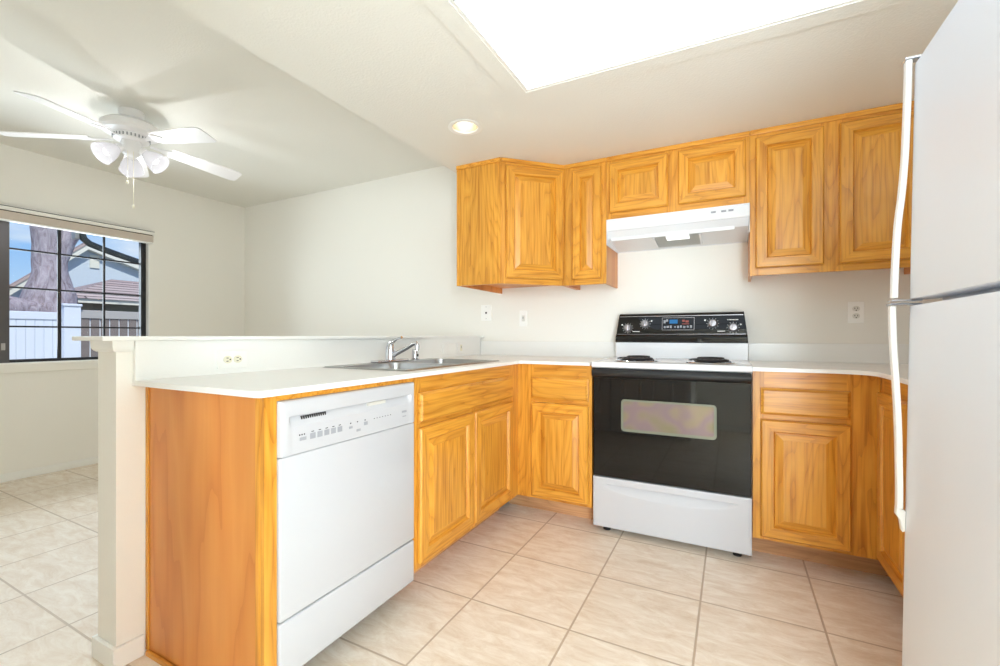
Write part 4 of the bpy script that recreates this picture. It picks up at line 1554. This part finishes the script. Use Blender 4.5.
# tree
def tree_trunk():
    m, nt, p = new_mat('bark')
    tc = nt.nodes.new('ShaderNodeTexCoord')
    mp = nt.nodes.new('ShaderNodeMapping')
    mp.inputs['Scale'].default_value = (5, 5, 1.6)
    n = nt.nodes.new('ShaderNodeTexNoise')
    n.inputs['Scale'].default_value = 2.2
    n.inputs['Detail'].default_value = 10
    n.inputs['Roughness'].default_value = 0.7
    n.inputs['Distortion'].default_value = 1.2
    nt.links.new(tc.outputs['Object'], mp.inputs[0])
    nt.links.new(mp.outputs[0], n.inputs['Vector'])
    r = nt.nodes.new('ShaderNodeValToRGB')
    r.color_ramp.elements[0].position = 0.3
    r.color_ramp.elements[0].color = lin(116, 98, 96)
    r.color_ramp.elements[1].position = 0.72
    r.color_ramp.elements[1].color = lin(206, 196, 200)
    e1 = r.color_ramp.elements.new(0.5)
    e1.color = lin(172, 160, 166)
    nt.links.new(n.outputs['Fac'], r.inputs[0])
    nt.links.new(r.outputs[0], p.inputs['Base Color'])
    p.inputs['Roughness'].default_value = 0.95
    bp = nt.nodes.new('ShaderNodeBump')
    bp.inputs['Strength'].default_value = 1.0
    bp.inputs['Distance'].default_value = 0.04
    nt.links.new(n.outputs['Fac'], bp.inputs['Height'])
    nt.links.new(bp.outputs[0], p.inputs['Normal'])
    return m


M_bark = tree_trunk()
tr = thing('tree', 'thick grey-barked leaning tree trunk outside behind the white fence', 'tree', (-10.7, 3.3, -0.12))
o3 = tr.location


def limb(path, rad, seg=22, wob=0.06):
    mb = MB()
    P, Rr = [], []
    n = 8
    for i in range(len(path) - 1):
        for k_ in range(n):
            f = k_ / n
            P.append(Vector(path[i]).lerp(Vector(path[i + 1]), f))
            Rr.append(rad[i] * (1 - f) + rad[i + 1] * f)
    P.append(Vector(path[-1]))
    Rr.append(rad[-1])
    # smooth once
    P2 = [P[0]] + [(P[i - 1] + P[i] * 2 + P[i + 1]) / 4 for i in range(1, len(P) - 1)] + [P[-1]]
    Rr = [Rr[0]] + [(Rr[i - 1] + Rr[i] * 2 + Rr[i + 1]) / 4 for i in range(1, len(Rr) - 1)] + [Rr[-1]]
    mb.tube(P2, Rr, seg)
    from mathutils import noise
    for v in mb.bm.verts:
        d = noise.noise_vector(v.co * 2.3) * wob * 0.6 + noise.noise_vector(v.co * 7.0) * wob * 0.2
        v.co += d
    return mb


limb([(-10.7, 3.32, -0.12), (-10.7, 3.34, 1.2), (-10.7, 3.33, 1.75), (-10.7, 3.33, 2.2), (-10.7, 3.32, 2.9), (-10.6, 3.30, 4.2), (-10.4, 3.2, 6.0)],
     [0.62, 0.46, 0.34, 0.225, 0.235, 0.22, 0.16]).build('trunk', M_bark, tr, o3, smooth=True)
limb([(-10.7, 3.32, 1.95), (-10.62, 3.50, 2.75), (-10.5, 3.80, 3.5), (-10.4, 4.3, 4.6)], [0.10, 0.15, 0.13, 0.08]).build('branch', M_bark, tr, o3, smooth=True)
limb([(-10.6, 3.2, 1.35), (-10.5, 2.75, 1.52), (-10.5, 2.2, 1.45), (-10.4, 1.7, 1.1)], [0.30, 0.20, 0.16, 0.14], wob=0.12).build('branch', M_bark, tr, o3, smooth=True)


def roof_tiles():
    m, nt, p = new_mat('clay_roof_tiles')
    tc = nt.nodes.new('ShaderNodeTexCoord')
    br = nt.nodes.new('ShaderNodeTexBrick')
    br.inputs['Scale'].default_value = 1.0
    br.inputs['Brick Width'].default_value = 3.7
    br.inputs['Row Height'].default_value = 0.16
    br.inputs['Mortar Size'].default_value = 0.020
    br.inputs['Color1'].default_value = lin(196, 178, 170)
    br.inputs['Color2'].default_value = lin(168, 146, 140)
    br.inputs['Mortar'].default_value = lin(84, 70, 70)
    mp = nt.nodes.new('ShaderNodeMapping')
    mp.inputs['Rotation'].default_value = (0, 0, PI / 2)
    nt.links.new(tc.outputs['Object'], mp.inputs[0])
    nt.links.new(mp.outputs[0], br.inputs['Vector'])
    nt.links.new(br.outputs['Color'], p.inputs['Base Color'])
    p.inputs['Roughness'].default_value = 0.85
    return m


M_roof = roof_tiles()
# low tiled building
gb = thing('garage', 'low building with brown hipped tile roof beyond the grey fence', 'building', (-15, 6.5, -0.12))
o3 = gb.location
MB().box(-15.6, -13.35, 4.9, 9.5, -0.12, 1.84).build('wall', M_beige, gb, o3)
MB().box(-13.10, -13.0, 4.25, 10.1, 1.80, 1.90).build('fascia', M_fascia, gb, o3)
t = bmesh.new()
vv = [t.verts.new(c) for c in ((-12.95, 4.25, 1.90), (-12.95, 10.1, 1.90), (-14.35, 8.7, 2.52), (-14.35, 5.65, 2.52), (-15.9, 10.1, 1.90), (-15.9, 4.25, 1.90), (-14.6, 4.25, 2.25))]
t.faces.new((vv[0], vv[1], vv[2], vv[3]))
t.faces.new((vv[1], vv[4], vv[2]))
t.faces.new((vv[4], vv[5], vv[3], vv[2]))
t.faces.new((vv[5], vv[0], vv[3]))
t.faces.new((vv[0], vv[5], vv[4], vv[1]))
t.verts.remove(vv[6])
bmesh.ops.recalc_face_normals(t, faces=t.faces)
mb = MB()
mb._merge(t, 0)
mb.build('roof', M_roof, gb, o3)
# gabled house
hs_ = thing('house', 'blue-grey gabled house with cream eaves in the distance', 'building', (-20, 6.4, -0.12))
o3 = hs_.location
gp = [(3.6, -0.12), (3.6, 1.2), (6.42, 3.78), (8.9, 2.92), (10.5, 2.38), (10.5, -0.12)]
MB().prism(gp, -19.2, -18.0, 'x').build('wall', M_stucco, hs_, o3)
MB().prism([(3.2, 0.95), (6.42, 3.92), (10.9, 2.36), (10.9, 2.22), (6.42, 3.74), (3.2, 0.78)], -17.99, -17.75, 'x').build('fascia', M_fascia, hs_, o3)
MB().prism([(3.2, 0.96), (6.42, 3.93), (10.9, 2.37), (10.9, 2.43), (6.42, 4.01), (3.15, 1.00)], -18.0, -17.72, 'x').build('roof', M_roof, hs_, o3)
MB().box(-17.995, -17.96, 6.53, 6.76, 3.20, 3.60).build('gable_vent', M_fascia, hs_, o3)
# downspout just outside the glass
dp = thing('downspout', 'dark grey downspout elbow crossing outside the window top corner', 'downspout', (-5.2, 2.1, 1.8))
o3 = dp.location
MB().tube([(-5.2, 1.825, 2.45), (-5.2, 1.825, 2.10), (-5.2, 1.828, 1.985), (-5.2, 1.845, 1.930), (-5.2, 1.885, 1.895), (-5.2, 1.96, 1.868), (-5.2, 2.10, 1.828), (-5.2, 2.30, 1.775), (-5.1, 2.60, 1.70), (-4.9, 2.80, 1.62), (-4.81, 2.85, 1.50), (-4.815, 2.85, -0.1)], 0.028, 14).build('pipe', M_pipe, dp, o3, smooth=True)
MB().box(-5.24, -5.16, 1.772, 1.80, 1.92, 2.40).build('bracket', M_tanwall, dp, o3)
